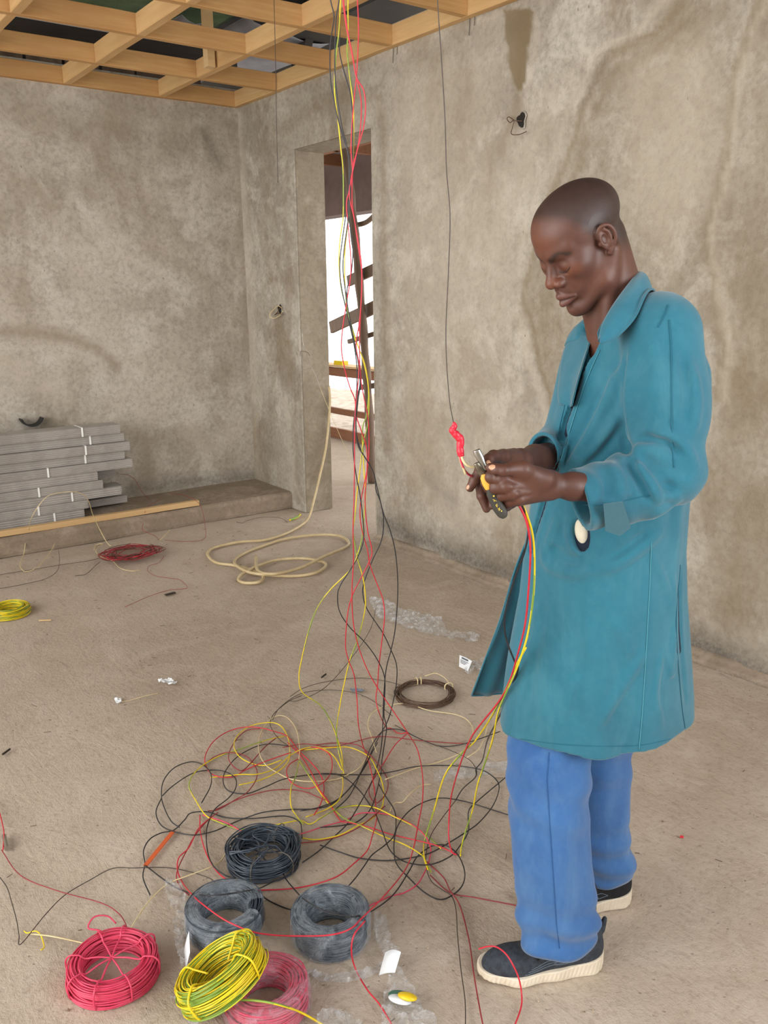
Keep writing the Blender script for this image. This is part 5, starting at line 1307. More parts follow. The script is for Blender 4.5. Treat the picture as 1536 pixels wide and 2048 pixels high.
wire('long red wire falling past the brown coil and sweeping across both wrapped black coils', 'r', hang_([(692, -150), (686, -60), (687, 0), (695, 60), (705, 110), (713, 155), (727, 180), (731, 215), (727, 255), (716, 295), (708, 330), (700, 370), (700, 400), (707, 430), (714, 470), (722, 520), (724, 560), (722, 610), (718, 650), (712, 690), (718, 730), (715, 780), (711, 820), (709, 860), (709, 920), (708, 1000), (706, 1060), (707, 1120), (704, 1180), (706, 1240), (716, 1290), (735, 1340), (758, 1380), (785, 1420), (815, 1465)], 2.5) + [(835, 1500, 'z', .03), (845, 1550, 'z', .03), (845, 1600, 'z', .02), (836, 1650), (826, 1700), (810, 1740, 'z', .03), (770, 1790, 'z', .06), (725, 1835, 'z', .095), (700, 1858, 'z', .10), (660, 1870, 'z', .095), (600, 1872, 'z', .085), (545, 1870, 'z', .08), (500, 1862, 'z', .085), (450, 1840, 'z', .09), (410, 1812, 'z', .09), (385, 1790, 'z', .06), (365, 1765), (355, 1740), (358, 1715), (378, 1695), (395, 1660), (415, 1640)], group=GH)
wire('red wire dropping from the ceiling, furthest right of the strands at the top edge', 'r', hang_([(712, -150), (714, -60), (715, 0), (717, 50), (716, 100), (713, 150), (708, 200), (704, 250), (702, 300), (705, 345), (699, 380), (693, 410), (698, 470), (702, 540), (694, 600), (685, 660), (683, 700), (690, 740), (700, 775), (710, 800), (712, 830), (722, 860), (733, 895), (734, 940), (730, 1000), (735, 1060), (743, 1095), (742, 1115), (725, 1150), (705, 1190), (695, 1230), (691, 1290), (697, 1320), (708, 1350), (714, 1400), (717, 1450)], 2.54) + [(727, 1495), (738, 1525), (745, 1555), (750, 1590), (752, 1620), (753, 1640), (745, 1670), (735, 1700), (710, 1725), (670, 1755), (600, 1775), (530, 1780), (500, 1780), (473, 1770), (447, 1755), (431, 1739), (416, 1715), (405, 1684), (400, 1656), (400, 1630)], group=GH)
# the wires worked on: from the hand to the floor, and the taped bundle on the draw wire
GW = 'wires running down from the hands'
wire('red wire running from the left hand down the coat front to the floor', 'r', [(975, 945, 1.462), (1010, 975, 1.465), (1030, 1000, 1.462), (1042, 1018, 1.462), (1055, 1050, 1.47), (1061, 1100, 1.50), (1057, 1180, 1.55), (1050, 1250, 1.60), (1035, 1310, 1.65), (1020, 1360, 1.70), (1000, 1400, 1.75), (960, 1450, 1.85), (940, 1480, 1.92), (920, 1530, 2.02), (903, 1590, 2.12), (898, 1640, 2.14), (898, 1680, 'z', .02), (905, 1705), (912, 1709)], .0021, GW)
wire('black wire running from the left hand across the open coat panel', 'k', [(985, 948, 1.468), (1015, 975, 1.47), (1035, 1000, 1.468), (1046, 1015, 1.466), (1057, 1050, 1.48), (1050, 1100, 1.52), (1025, 1170, 1.58), (1010, 1230, 1.63), (1012, 1275, 1.66), (1028, 1320, 1.69), (1036, 1340, 1.70), (1015, 1390, 1.75), (1000, 1430, 1.85), (975, 1480, 2.1), (965, 1520, 2.4), (952, 1538, 'z', .02), (951, 1554), (926, 1577), (911, 1601)], .0020, GW)
wire('yellow and green wire from the left hand along the coat opening, right of the red', 'g', [(972, 940, 1.458), (1012, 972, 1.472), (1040, 1000, 1.47), (1056, 1036, 1.47), (1066, 1075, 1.49), (1069, 1130, 1.52), (1066, 1200, 1.56), (1055, 1270, 1.61), (1036, 1330, 1.66), (1010, 1390, 1.72), (995, 1430, 1.77), (985, 1480, 1.84), (965, 1540, 1.95), (955, 1570, 2.0), (945, 1620, 2.06), (932, 1660, 2.12), (923, 1695, 'z', .01), (921, 1712)], .0021, GW)
wire('yellow and green wire from the coat hem to the small crossing left of the trousers', 'g', [(1052, 1295, 1.66), (1030, 1335, 1.69), (1013, 1375, 1.74), (985, 1430, 1.82), (950, 1482, 1.92), (925, 1505, 1.98), (890, 1550, 2.06), (868, 1620, 2.12), (850, 1680, 2.13), (848, 1712), (856, 1740)], .0021, GW)
wire('thin dark draw wire hanging from the ceiling to the red taped joint', 'b', [(868, -300, 1.45), (872, -100, 1.45), (875, 0, 1.45), (883, 120, 1.45), (890, 240, 1.45), (893, 340, 1.45), (900, 430, 1.45), (897, 540, 1.45), (892, 650, 1.45), (893, 720, 1.45), (899, 800, 1.45), (906, 840, 1.45), (909, 852, 1.45)], .0009, name='draw_wire')
tape = empty('taped_joint', W(*atd(918, 905, 1.45))); tag(tape, 'knot of red insulating tape joining wire ends beside the pliers', 'tape')
M_TAPE = plain('red_tape', S(222, 44, 66), .3, (80, S(196, 30, 52), .35, .65), (60, .6, .004))
C = catmull([atd(*q) for q in ((907, 844, 1.45), (909, 852, 1.45), (905, 861, 1.45), (913, 870, 1.45), (921, 880, 1.45), (920, 895, 1.45), (922, 912, 1.45))], 8); n_ = len(C)
rr_ = np.interp(np.linspace(0, 1, n_), [0, .12, .3, .42, .6, .8, 1], [.0015, .0045, .0058, .0062, .0072, .0064, .0062])*(1+.05*np.sin(np.arange(n_)*.9))
mb = MB(); mb.tube(toW(C), rr_, 10); mb.build('tape_wrap', M_TAPE, tape, smooth=True)
for nm, kd, pts in (('wire_end', M_PINK, [(919, 905, 1.45), (922, 922, 1.45), (928, 938, 1.455), (936, 948, 1.47), (948, 954, 1.49)]), ('wire_end', M_CREAM, [(921, 905, 1.45), (925, 920, 1.448), (933, 930, 1.447), (945, 934, 1.448), (955, 932, 1.45)]), ('wire_end', M_CREAM, [(918, 905, 1.45), (922, 925, 1.452), (928, 940, 1.454), (931, 948, 1.455)])):
    mb = MB(); mb.tube(toW(catmull([atd(*q) for q in pts], 6)), .0021, 6); mb.build(nm, kd, tape, smooth=True)
wire('short yellow wire end gripped in the plier jaws', 'y', [(960, 924, 1.446), (966, 930, 1.442), (973, 938, 1.440), (982, 946, 1.45)], .002)
mb = MB(); wire('thin slack draw wire hanging against the wall left of the doorway', 'b', [(546, -40, 4.2), (548, 0, 4.2), (551, 120, 4.2), (553, 240, 4.2), (555, 330, 4.2), (556, 365, 4.2)], .0016, name='draw_wire')
wire('shiny thin draw wire slanting through the doorway behind the hanging bundle', 'c', [(638, 770, 'j', 5.14), (655, 812, 'j', 5.10), (675, 860, 'j', 5.0), (695, 905, 'j', 4.9), (703, 930, 'j', 4.85), (712, 955, 'j', 4.8), (725, 985, 'j', 4.75), (737, 1022, 'z', .004)], .0014, name='draw_wire')

# floor tangle, traced loop by loop
T1 = [
 ('black loop at the far left of the tangle, just above the orange strip', 'k', [(403, 1606), (421, 1572), (421, 1546), (403, 1528), (379, 1524), (348, 1536), (327, 1562), (323, 1593), (330, 1619), (343, 1643), (359, 1655)]),
 ('thin dark wire crossing the bare floor from the lower left to the wrapped coils', 'b', [(0, 1755), (14, 1775), (22, 1800), (33, 1840), (38, 1870), (42, 1888), (90, 1830), (130, 1790), (180, 1760), (225, 1737), (270, 1736), (330, 1735), (374, 1742), (416, 1755), (430, 1765), (442, 1776)]),
 ('black wire looping round the lower end of the orange strip and over the dark coil', 'k', [(300, 1790), (286, 1755), (290, 1728), (287, 1702), (299, 1679), (322, 1666), (348, 1660), (369, 1640), (382, 1626), (416, 1624), (452, 1635), (504, 1637), (569, 1632), (598, 1643), (603, 1658), (604, 1676)]),
 ('black wire arching from the left loops across mid tangle to the hanging bundle', 'k', [(323, 1596), (312, 1624), (322, 1650), (348, 1663), (387, 1670), (426, 1663), (457, 1650), (491, 1636), (530, 1624), (582, 1619), (635, 1617), (670, 1604), (705, 1570), (730, 1530), (755, 1485)]),
 ('black wire running down beside the upright dark coil to the second wrapped coil', 'k', [(323, 1593), (348, 1570), (387, 1546), (426, 1540), (452, 1544), (471, 1557), (471, 1577), (457, 1596), (431, 1617), (420, 1637), (413, 1663), (415, 1702), (426, 1731), (447, 1749), (468, 1757), (494, 1770), (517, 1786), (539, 1802), (570, 1816), (590, 1821)]),
 ('black wire curling down into the top of the tangle from the brown coil side', 'b', [(603, 1391), (577, 1403), (551, 1424), (543, 1437), (541, 1452), (556, 1476), (577, 1492)]),
 ('long black wire circling the whole right half of the tangle up to the trousers', 'k', [(577, 1492), (541, 1488), (510, 1494), (473, 1515), (450, 1544), (447, 1567), (460, 1583), (494, 1587), (530, 1574), (572, 1557), (635, 1548), (670, 1548), (692, 1557), (718, 1580), (736, 1604), (752, 1630), (765, 1663), (778, 1697), (796, 1716), (822, 1727), (861, 1729), (900, 1713), (921, 1690), (937, 1661), (937, 1624), (953, 1604), (1012, 1554)]),
 ('black wire along the rear of the tangle looping back in front of the trousers', 'k', [(640, 1548), (692, 1549), (739, 1549), (781, 1544), (833, 1533), (887, 1531), (926, 1533), (966, 1541), (992, 1559), (998, 1578), (986, 1611), (958, 1645), (929, 1666), (887, 1692), (854, 1708), (807, 1718), (765, 1721), (718, 1716), (679, 1704), (640, 1690)]),
 ('black wire starting behind the trousers and making the open ring at the front right', 'k', [(1024, 1632), (979, 1618), (934, 1604), (887, 1596), (854, 1602), (822, 1619), (799, 1645), (790, 1671), (788, 1702), (794, 1729), (817, 1755), (848, 1784), (880, 1799), (908, 1788), (926, 1768), (929, 1741), (916, 1710), (895, 1692), (874, 1690), (856, 1696), (833, 1715), (817, 1744), (786, 1790), (742, 1823, 'z', .03), (715, 1832, 'z', .085), (690, 1832, 'z', .09), (650, 1823, 'z', .09), (610, 1800, 'z', .088), (590, 1780, 'z', .03), (570, 1755), (565, 1735)]),
 ('black wire lying from the coat hem back to the hanging strands', 'k', [(1000, 1463), (952, 1480), (913, 1491), (874, 1491), (830, 1473), (809, 1462), (786, 1458), (762, 1465), (742, 1494), (729, 1528), (713, 1559), (679, 1596), (640, 1614), (600, 1622)]),
 ('dark wire bending past the trousers and trailing out of the bottom of the view', 'b', [(790, 1450), (827, 1471), (856, 1485), (880, 1493), (913, 1506), (939, 1520), (952, 1538), (951, 1554), (926, 1577), (911, 1601), (885, 1635), (864, 1666), (854, 1697), (852, 1729), (861, 1760), (882, 1778), (903, 1792), (912, 1820), (915, 1870), (922, 1940), (930, 2000), (931, 2060)]),
 ('black wire ending beside the top of the second wrapped coil', 'k', [(757, 1567), (770, 1591), (788, 1619), (792, 1645), (788, 1671), (770, 1690), (744, 1710), (729, 1731), (710, 1757), (687, 1783)]),
 ('thin brown wire leading from the brown coil to the rear left of the tangle', 'b', [(808, 1372), (770, 1362), (720, 1356), (660, 1362), (610, 1375), (580, 1393)]),
 ('thin brown wire passing the grey plastic offcut on its way to the tangle', 'b', [(785, 1432), (740, 1398), (700, 1384), (650, 1380), (600, 1388), (560, 1415), (545, 1440)]),
 ('thin grey wire running straight from the plastic film to the rear of the tangle', 'b', [(752, 1215), (740, 1260), (700, 1320), (650, 1375), (600, 1400), (578, 1402)]),
 ('black wire dropping from the orange strip and lying over the left wrapped coil', 'k', [(292, 1732), (304, 1741), (322, 1755), (348, 1773), (374, 1784, 'z', .03), (400, 1790, 'z', .07), (440, 1790, 'z', .086), (490, 1782, 'z', .082), (520, 1776, 'z', .05), (545, 1764), (570, 1752)]),
 ('red loop rising highest over the left of the tangle', 'r', [(582, 1505), (530, 1523), (491, 1540), (468, 1553), (442, 1554), (421, 1546), (411, 1528), (411, 1510), (426, 1484), (452, 1465), (484, 1455), (517, 1455), (546, 1462), (575, 1473), (598, 1502), (622, 1525), (642, 1551), (648, 1577), (642, 1606), (628, 1630)]),
 ('dusty red loop inside the upper left of the tangle', 'm', [(556, 1473), (530, 1494), (504, 1523), (484, 1541), (465, 1531), (457, 1512), (468, 1486), (491, 1462), (520, 1457)]),
 ('red wire curving round the left interior of the tangle to its left knot', 'm', [(413, 1525), (432, 1512), (457, 1505), (491, 1512), (512, 1536), (512, 1559), (494, 1585), (473, 1598), (437, 1619), (416, 1622)]),
 ('faint red wire stretching through the middle of the tangle', 'm', [(426, 1622), (478, 1598), (530, 1583), (569, 1579), (608, 1583), (650, 1600)]),
 ('round red ring at the rear centre of the tangle', 'r', [(600, 1516), (580, 1528), (573, 1544), (582, 1564), (606, 1576), (629, 1574), (653, 1559), (664, 1536), (661, 1512), (645, 1499), (622, 1494), (600, 1502)]),
 ('bright pink red wire over the top of the dark coil to the right crossing', 'p', [(405, 1630), (452, 1645), (491, 1666), (530, 1674), (569, 1675), (608, 1666), (647, 1653), (692, 1640), (718, 1627), (752, 1626), (788, 1632), (822, 1648), (848, 1669), (861, 1695), (859, 1718), (848, 1747), (833, 1770), (807, 1786), (780, 1793), (738, 1812)]),
 ('red wire trailing from the right crossing out of the bottom edge, left of the shoe', 'm', [(853, 1723), (887, 1755), (900, 1781), (920, 1812), (938, 1880), (948, 1950), (960, 2020), (968, 2060)]),
 ('red wire running diagonally through the tangle to the right crossing', 'r', [(914, 1710), (895, 1700), (870, 1690), (830, 1680), (780, 1668), (740, 1655), (700, 1645), (680, 1640), (655, 1600), (640, 1580), (620, 1540), (600, 1510), (575, 1485)]),
 ('faded red wire pointing from the right crossing towards the trainers', 'm', [(860, 1750), (900, 1785), (950, 1795), (1038, 1812)]),
 ('thick fuzzy red strand low in the middle of the tangle', 'm', [(600, 1686), (640, 1682), (680, 1672), (715, 1656), (745, 1634), (770, 1612)]),
 ('red ring round the foot of the hanging bundle', 'm', [(752, 1551), (740, 1572), (739, 1590), (752, 1606), (770, 1590), (776, 1565), (765, 1540), (740, 1510), (715, 1490), (670, 1486), (630, 1490)]),
 ('red wire curving down from the second wrapped coil to the bottom edge', 'r', [(730, 1842, 'z', .088), (708, 1870, 'z', .084), (703, 1905, 'z', .05), (712, 1940), (735, 1980), (760, 2010), (790, 2060)]),
 ('small dusty red loop descending at the far left of the tangle', 'm', [(436, 1625), (416, 1640), (390, 1671), (374, 1700), (358, 1732), (353, 1755), (362, 1776), (378, 1790)]),
 ('long faint red wire crossing the rear of the tangle towards the coat', 'm', [(565, 1495), (610, 1488), (660, 1494), (700, 1486), (760, 1473), (830, 1480), (890, 1485), (945, 1488)]),
 ('yellow and green loop sweeping round the left edge of the tangle', 'g', [(569, 1472), (530, 1481), (478, 1499), (439, 1512), (405, 1531), (385, 1551), (378, 1570), (382, 1583), (390, 1598), (411, 1630), (439, 1645), (478, 1658), (517, 1656), (569, 1646), (600, 1641), (621, 1648), (648, 1632), (679, 1616), (718, 1611), (752, 1616), (790, 1634), (822, 1650), (854, 1671), (882, 1697)]),
 ('yellow wire lying from the left interior up over to the rear knot', 'y', [(421, 1555), (478, 1549), (517, 1548), (551, 1536), (582, 1510), (608, 1497), (635, 1494), (655, 1502), (670, 1515), (684, 1540)]),
 ('tall pale yellow loop standing above the rear left of the tangle', 'c', [(598, 1518), (599, 1494), (593, 1460), (577, 1437), (559, 1431), (541, 1439), (525, 1460), (517, 1486), (520, 1510), (533, 1531), (556, 1546), (582, 1558), (622, 1563), (670, 1559), (692, 1551), (718, 1536), (734, 1515)]),
 ('yellow loop nested inside the pale one at the rear left', 'y', [(478, 1570), (517, 1561), (551, 1546), (575, 1525), (580, 1499), (575, 1473), (562, 1452), (541, 1445), (504, 1451), (478, 1468), (468, 1489), (476, 1510), (499, 1525), (530, 1531), (564, 1520)]),
 ('pale green wire curving down the centre of the tangle to the dark coil', 'g', [(598, 1520), (592, 1551), (582, 1577), (582, 1611), (593, 1632), (606, 1648)]),
 ('yellow and green wire running diagonally from the rear knot to the right crossing', 'g', [(598, 1520), (622, 1557), (648, 1596), (666, 1617), (689, 1637), (726, 1653), (770, 1674), (809, 1689), (843, 1710), (854, 1729), (862, 1745)]),
 ('short yellow wire hanging from the rear knot towards the middle', 'y', [(684, 1546), (686, 1572), (679, 1598), (661, 1614), (640, 1624), (612, 1634)]),
 ('pale yellow wire making the wide loop on the floor below the brown coil', 'c', [(753, 1505), (744, 1476), (736, 1450), (742, 1429), (760, 1416), (786, 1409), (817, 1408), (859, 1421), (911, 1429), (937, 1442), (946, 1463), (934, 1494), (913, 1510), (874, 1525), (833, 1536), (770, 1559)]),
 ('very thin pale wire beside the coat hem', 'c', [(976, 1440), (971, 1468), (958, 1497), (934, 1515)]),
 ('cream wire looping out of the dark coil across the floor to the red coil', 'c', [(560, 1680), (512, 1675), (478, 1682), (457, 1697), (442, 1721), (416, 1736), (374, 1752), (335, 1768), (300, 1800), (275, 1835), (258, 1862)]),
 ('yellow wire circling back from the dark coil round the foot of the bundle', 'y', [(603, 1676), (635, 1679), (679, 1670), (718, 1650), (744, 1637), (765, 1611), (766, 1572), (752, 1536), (736, 1512), (700, 1495), (666, 1495), (640, 1497), (604, 1500)]),
 ('thin pale strand wandering from the clear tape towards the bundle', 'c', [(862, 1568), (840, 1572), (818, 1590), (805, 1604), (790, 1606), (780, 1622)]),
]
for i, (lab, kd, pts) in enumerate(T1):
    r = {'b': .0013, 'm': .0017, 'c': .0017}.get(kd, R0)
    wire(lab, kd, pts, r, 'loops of the floor tangle', sub=8)
wire('red wire end looping over the toe of the nearer trainer', 'r', [(957, 1898, 'z', .078), (975, 1893, 'z', .084), (993, 1894, 'z', .088), (1012, 1908, 'z', .090), (1026, 1930, 'z', .075), (1037, 1955, 'z', .045), (1043, 1985, 'z', .012), (1042, 2015), (1026, 2060)])
wire('yellow wire leading from under the tilted yellow coil to the bottom edge', 'g', [(470, 2000, 'z', .07), (487, 2000, 'z', .075), (520, 2002, 'z', .085), (560, 2010, 'z', .085), (600, 2024, 'z', .04), (640, 2046), (670, 2066)], .0024)
# far left wires
wire('red wire coming in at the lower left edge', 'r', [(-8, 1600), (3, 1640), (8, 1668), (6, 1700)], R0)
wire('faint pink wire from the left edge to the tied red coil', 'm', [(3, 1700), (40, 1750), (110, 1780), (200, 1805), (235, 1825), (250, 1845), (255, 1862)], .0014)
wire('cream wire lying left of the tied red coil', 'c', [(62, 1868), (100, 1872), (140, 1880), (175, 1888)], .0018)
wire('tiny yellow twist of stripped wire on the bare floor at the lower left', 'y', [(48, 1862), (55, 1866), (70, 1862), (80, 1868), (86, 1882), (88, 1895), (82, 1900)], .0016)
mb = MB(); p0, p1 = atz(8, 1672, .008), atz(14, 1697, .008); mb.tube(toW([p0, p1]), .007, 10); tag(mb.build('metal_ferrule', M_STEEL), 'small silver ferrule on the floor at the left edge', 'ferrule')
# orange flat strip
p0, p1 = wz(347, 1662, .006), wz(291, 1731, .006); mb = MB(); mb.beam(p0, p1, .013, .004, bev=.001); tag(mb.build('orange_strip', plain('orange_plastic', S(206, 96, 52), .5)), 'short flat orange strip lying at the left end of the tangle', 'strip')
# small red and cream tangle by the ledge
rt_ = empty('copper_red_scrap', wz(265, 1104, 0)); tag(rt_, 'bundle of crumpled dusty red wire scraps on the floor by the ledge', 'wire bundle')
rs = np.random.default_rng(5)
for k in range(30):
    n = 9; cx, cy = 262, 1104; a0 = rs.uniform(0, 6.28); P = []
    rx, ry = rs.uniform(28, 66), rs.uniform(6, 17)
    span = rs.uniform(3, 6.5)
    for i in range(n):
        a = a0+span*i/(n-1); z = .008+rs.uniform(0, .05)
        P.append(atz(cx+rx*math.cos(a)+rs.uniform(-6, 6), cy+ry*math.sin(a)-.12*rx*math.cos(a)+rs.uniform(-3, 3), z))
    mb = MB(); mb.tube(toW(catmull(P, 5)), .0019, 5); mb.build('scrap_strand', [M_MAROON, M_RED, M_COPPER][k % 3 if k % 4 else 0], rt_, smooth=True)
wire('thin dark red wire arching over the end of the ledge timber', 'm', [(330, 1080), (370, 1083), (408, 1078), (410, 1050, 'z', .06), (400, 1010, 'z', .16), (375, 992, 'z', .2), (350, 988, 'z', .19), (338, 986, 'z', .18)], .0014)
wire('thin brown wire zigzagging across the floor in front of the red scraps', 'm', [(328, 1112), (318, 1125), (298, 1132), (296, 1142), (312, 1152), (345, 1157), (360, 1160), (374, 1176), (340, 1180), (300, 1192), (250, 1214)], .0014)
wire('dark red wire climbing the wall foot beside the grey bundles', 'm', [(300, 1000, 'z', .14), (285, 985, 'z', .2), (270, 960, 'z', .3), (256, 950, 'z', .33), (240, 948, 'z', .33)], .0014)
wire('brown wire hooked over the ledge above the red scraps', 'm', [(322, 998, 'z', .17), (300, 1010, 'z', .16), (290, 1024, 'z', .14), (292, 1032, 'z', .1), (285, 1058, 'z', .05), (310, 1072), (318, 1080)], .0014)
wire('cream wire arching over the grey bundles and down to the red scraps', 'c', [(58, 1060, 'z', .15), (62, 1038, 'z', .28), (80, 1008, 'z', .38), (100, 990, 'z', .42), (135, 984, 'z', .42), (160, 986, 'z', .40), (176, 1000, 'z', .33), (186, 1030, 'z', .2), (200, 1060, 'z', .08), (214, 1085, 'z', .02), (222, 1092)], .0022)
wire('cream wire looping on the floor below the ledge at the left edge', 'c', [(97, 1060, 'z', .1), (110, 1058, 'z', .11), (113, 1064, 'z', .1), (108, 1090, 'z', .03), (95, 1112), (75, 1134), (55, 1143), (45, 1140), (40, 1128), (48, 1105, 'z', .03), (53, 1065, 'z', .12)], .0020)
wire('cream wire tail lying out of the red scraps towards the viewer', 'c', [(188, 1100), (192, 1090), (205, 1088), (192, 1100), (200, 1112), (225, 1122), (240, 1136), (262, 1142), (280, 1140)], .0022)
wire('cream wire end sticking up behind the red scraps', 'c', [(320, 1080), (330, 1070), (340, 1060)], .0022)
wire('thin dark wire running from the left edge to the red scraps', 'b', [(-5, 1150), (60, 1140), (120, 1130), (175, 1122), (200, 1116)], .0014)
wire('thin dark wire curving down to the left edge below the ledge', 'b', [(117, 1100), (119, 1120), (114, 1142), (90, 1158), (40, 1170), (-5, 1178)], .0014)
wire('dark wire curl to the left of the red scraps', 'b', [(200, 1124), (190, 1132), (172, 1148), (150, 1152)], .0016)
# beige flexible conduit on the floor and climbing the doorway jamb
M_CONDUIT = plain('beige_conduit', S(206, 186, 146), .55, (20, S(190, 168, 128), .35, .65))
wire('coiled beige flexible conduit on the floor rising along the door jamb', 'c', [(658, 772, 'j', 5.13), (660, 800, 'j', 5.13), (657, 850, 'j', 5.12), (651, 900, 'j', 5.10), (640, 950, 'j', 5.04), (628, 1000, 'j', 4.97), (617, 1036, 'z', .04), (600, 1052, 'z', .014), (570, 1068, 'z', .012), (530, 1080, 'z', .012), (480, 1084, 'z', .012), (430, 1095, 'z', .012), (415, 1108, 'z', .012), (432, 1125, 'z', .012), (470, 1131, 'z', .012), (505, 1141, 'z', .012), (526, 1153, 'z', .016), (518, 1164, 'z', .016), (492, 1166, 'z', .012), (477, 1160, 'z', .012), (486, 1147, 'z', .024), (520, 1130, 'z', .024), (560, 1119, 'z', .012), (610, 1117, 'z', .012), (645, 1124, 'z', .012), (651, 1133, 'z', .012), (630, 1146, 'z', .012), (590, 1152, 'z', .012), (540, 1150, 'z', .03), (500, 1145, 'z', .03), (474, 1132, 'z', .03), (470, 1120, 'z', .012), (490, 1106, 'z', .012), (520, 1094, 'z', .012), (570, 1078, 'z', .012), (630, 1070, 'z', .012), (675, 1071, 'z', .012), (696, 1082, 'z', .012), (692, 1094, 'z', .012), (650, 1112, 'z', .03), (600, 1136, 'z', .03), (545, 1148, 'z', .044), (515, 1140, 'z', .03), (512, 1112, 'z', .03)], .0092, name='flexible_conduit').data.materials[0] = M_CONDUIT
wire('striped offcut of cable with a black tip beside the doorway', 'g', [(580, 1040, 'z', .012), (588, 1037, 'z', .012), (595, 1034, 'z', .014), (600, 1029, 'z', .014)], .008, name='cable_offcut')
wire('thin dark wire scribble in front of the ledge', 'b', [(472, 1044), (485, 1046), (492, 1042), (510, 1037), (530, 1034), (560, 1036), (575, 1044)], .0013)
# ------------------------------------------------------------------ coils of cable
def coil_path(turns, ri, ro, h, seed, seg=44, jit=.0012, order='side'):
    rs = np.random.default_rng(seed); lay = []
    wd_ = .0046
    wd_ = .0046 if turns < 62 else .0038
    nh = max(1, int(h/wd_)); nr = max(1, math.ceil(turns/nh))
    for k in range(turns): j = k//nh % nr; i = k % nh; i = i if j % 2 == 0 else nh-1-i; lay.append((ri+(j+.5)*(ro-ri)/nr, (i+.5)*h/nh))
    lay = np.array(lay); keep = np.arange(len(lay)); P = []
    off = rs.normal(0, jit, (len(lay), 2)); 
    for k in range(len(lay)-1):
        a0, b0 = lay[k]+off[k], lay[k+1]+off[k+1]; ph = rs.uniform(0, 6.28, 3)
        for s in range(seg):
            t = s/seg; u = t*t*(3-2*t) if t > .8 else 0; u = 0 if t < .8 else ((t-.8)/.2)**2*(3-2*((t-.8)/.2))
            r, z = a0*(1-u)+b0*u; a = 2*math.pi*t
            r += jit*.9*math.sin(2*a+ph[0])+jit*.5*math.sin(5*a+ph[1]); z += jit*.9*math.sin(3*a+ph[2])
            P.append((r*math.cos(a), r*math.sin(a), max(z, .0022)))
    return np.array(P)
def coil(name, label, c, ri, ro, h, turns, mats, seed, tilt=None, rw=.0019, stripe=None, group=None, jit=.0012, squash=(1, 1), cat='cable coil', yaw=0):
    base = np.array(c, float); o = empty(name, base); tag(o, label, cat, group)
    Rm = np.eye(3) if tilt is None else rot_axis(*tilt)
    P = coil_path(turns, ri, ro, h, seed, jit=jit)*np.array([squash[0], squash[1], 1]); P = P@rotz(yaw).T
    Q = P@Rm.T; 
    if tilt is None: Q = Q+base
    else: Q = Q+base
    mb = MB(); mb.tube(Q, rw, 6, stripe=stripe)
    if stripe is None: mb.m = [0]*len(mb.m)
    mb.build('winding', mats, o, smooth=True)
    return o, (lambda p: (np.array(p, float)*np.array([squash[0], squash[1], 1])@rotz(yaw).T)@Rm.T+base)
def tie(o, f, ang, ri, ro, h, mat, r=.002, nm='tie', loose=.003, to_hub=None, under=True):
    "wire tied round the section of a coil at an angle, optionally running to the hub"
    ca, sa = math.cos(ang), math.sin(ang); e = loose
    sec = [(ri-e, h*.2), (ri-e, h*.85), ((ri*.8+ro*.2), h+e), ((ri+ro)/2, h+e*1.3), ((ri*.2+ro*.8), h+e*.8), (ro+e, h*.8), (ro+e, h*.3), (ro-.002, .003)]
    pts = [(a*ca, a*sa, b) for a, b in sec]
    if to_hub is not None: pts = [tuple(to_hub), ((to_hub[0]+pts[1][0])/2, (to_hub[1]+pts[1][1])/2, h*.95)]+[(p[0], p[1], max(p[2], h*.9)) for p in pts[1:2]]+pts[2:]
    C = catmull(np.array([f(p) for p in pts]), 6); C[:, 2] = np.maximum(C[:, 2], r)
    mb = MB(); mb.tube(C, r, 6); mb.build(nm, mat, o, smooth=True)
# tied red coil, lower left
c = wz(228, 1950, 0); o, f = coil('cable_coil', 'red cable coil tied with red wire spokes, lower left', c, .066, .104, .048, 78, M_PINK, 1, group='coils of cable on the floor', squash=(1, 1), jit=.0015)
hub = (.0, .004, .044)
for k, a in enumerate((.15, .95, 1.55, 2.5, 3.3, 4.0, 4.75, 5.6)): tie(o, f, a, .066, .104, .050, M_PINK, .0021, 'tie_spoke', to_hub=hub)
mb = MB(); mb.tube(catmull([f(p) for p in ((.02, .09, .03), (.0, .08, .066), (-.02, .1, .07), (-.0, .115, .08), (.03, .112, .07), (.045, .1, .05))], 6), .002, 6); mb.build('loose_end', M_PINK, o, smooth=True)
# open dark coil in the tangle
c = wz(528, 1722, 0); o, f = coil('cable_coil', 'unwrapped blue black cable coil lying half under the tangle', c, .062, .104, .052, 60, M_BLACKC, 2, group='coils of cable on the floor', jit=.0034)
rs = np.random.default_rng(8)
for k in range(9):
    a = rs.uniform(0, 6.28); pts = [f((.095*math.cos(a), .095*math.sin(a), .046)), f((.05*math.cos(a+.5), .05*math.sin(a+.5), .05+rs.uniform(0, .02))), f((rs.uniform(-.02, .03), rs.uniform(-.02, .03), .03+rs.uniform(0, .02))), f((.06*math.cos(a+rs.uniform(1.4, 3)), .06*math.sin(a+2), .03)), f((.088*math.cos(a+2.6), .088*math.sin(a+2.6), .046))]
    mb = MB(); mb.tube(catmull(pts, 8), .0021, 6); mb.build('loose_turn', M_BLACKC, o, smooth=True)
for a in (.5, 3.9, 5.0): tie(o, f, a, .060, .106, .054, M_GREYW, .0014, 'tie', .003)
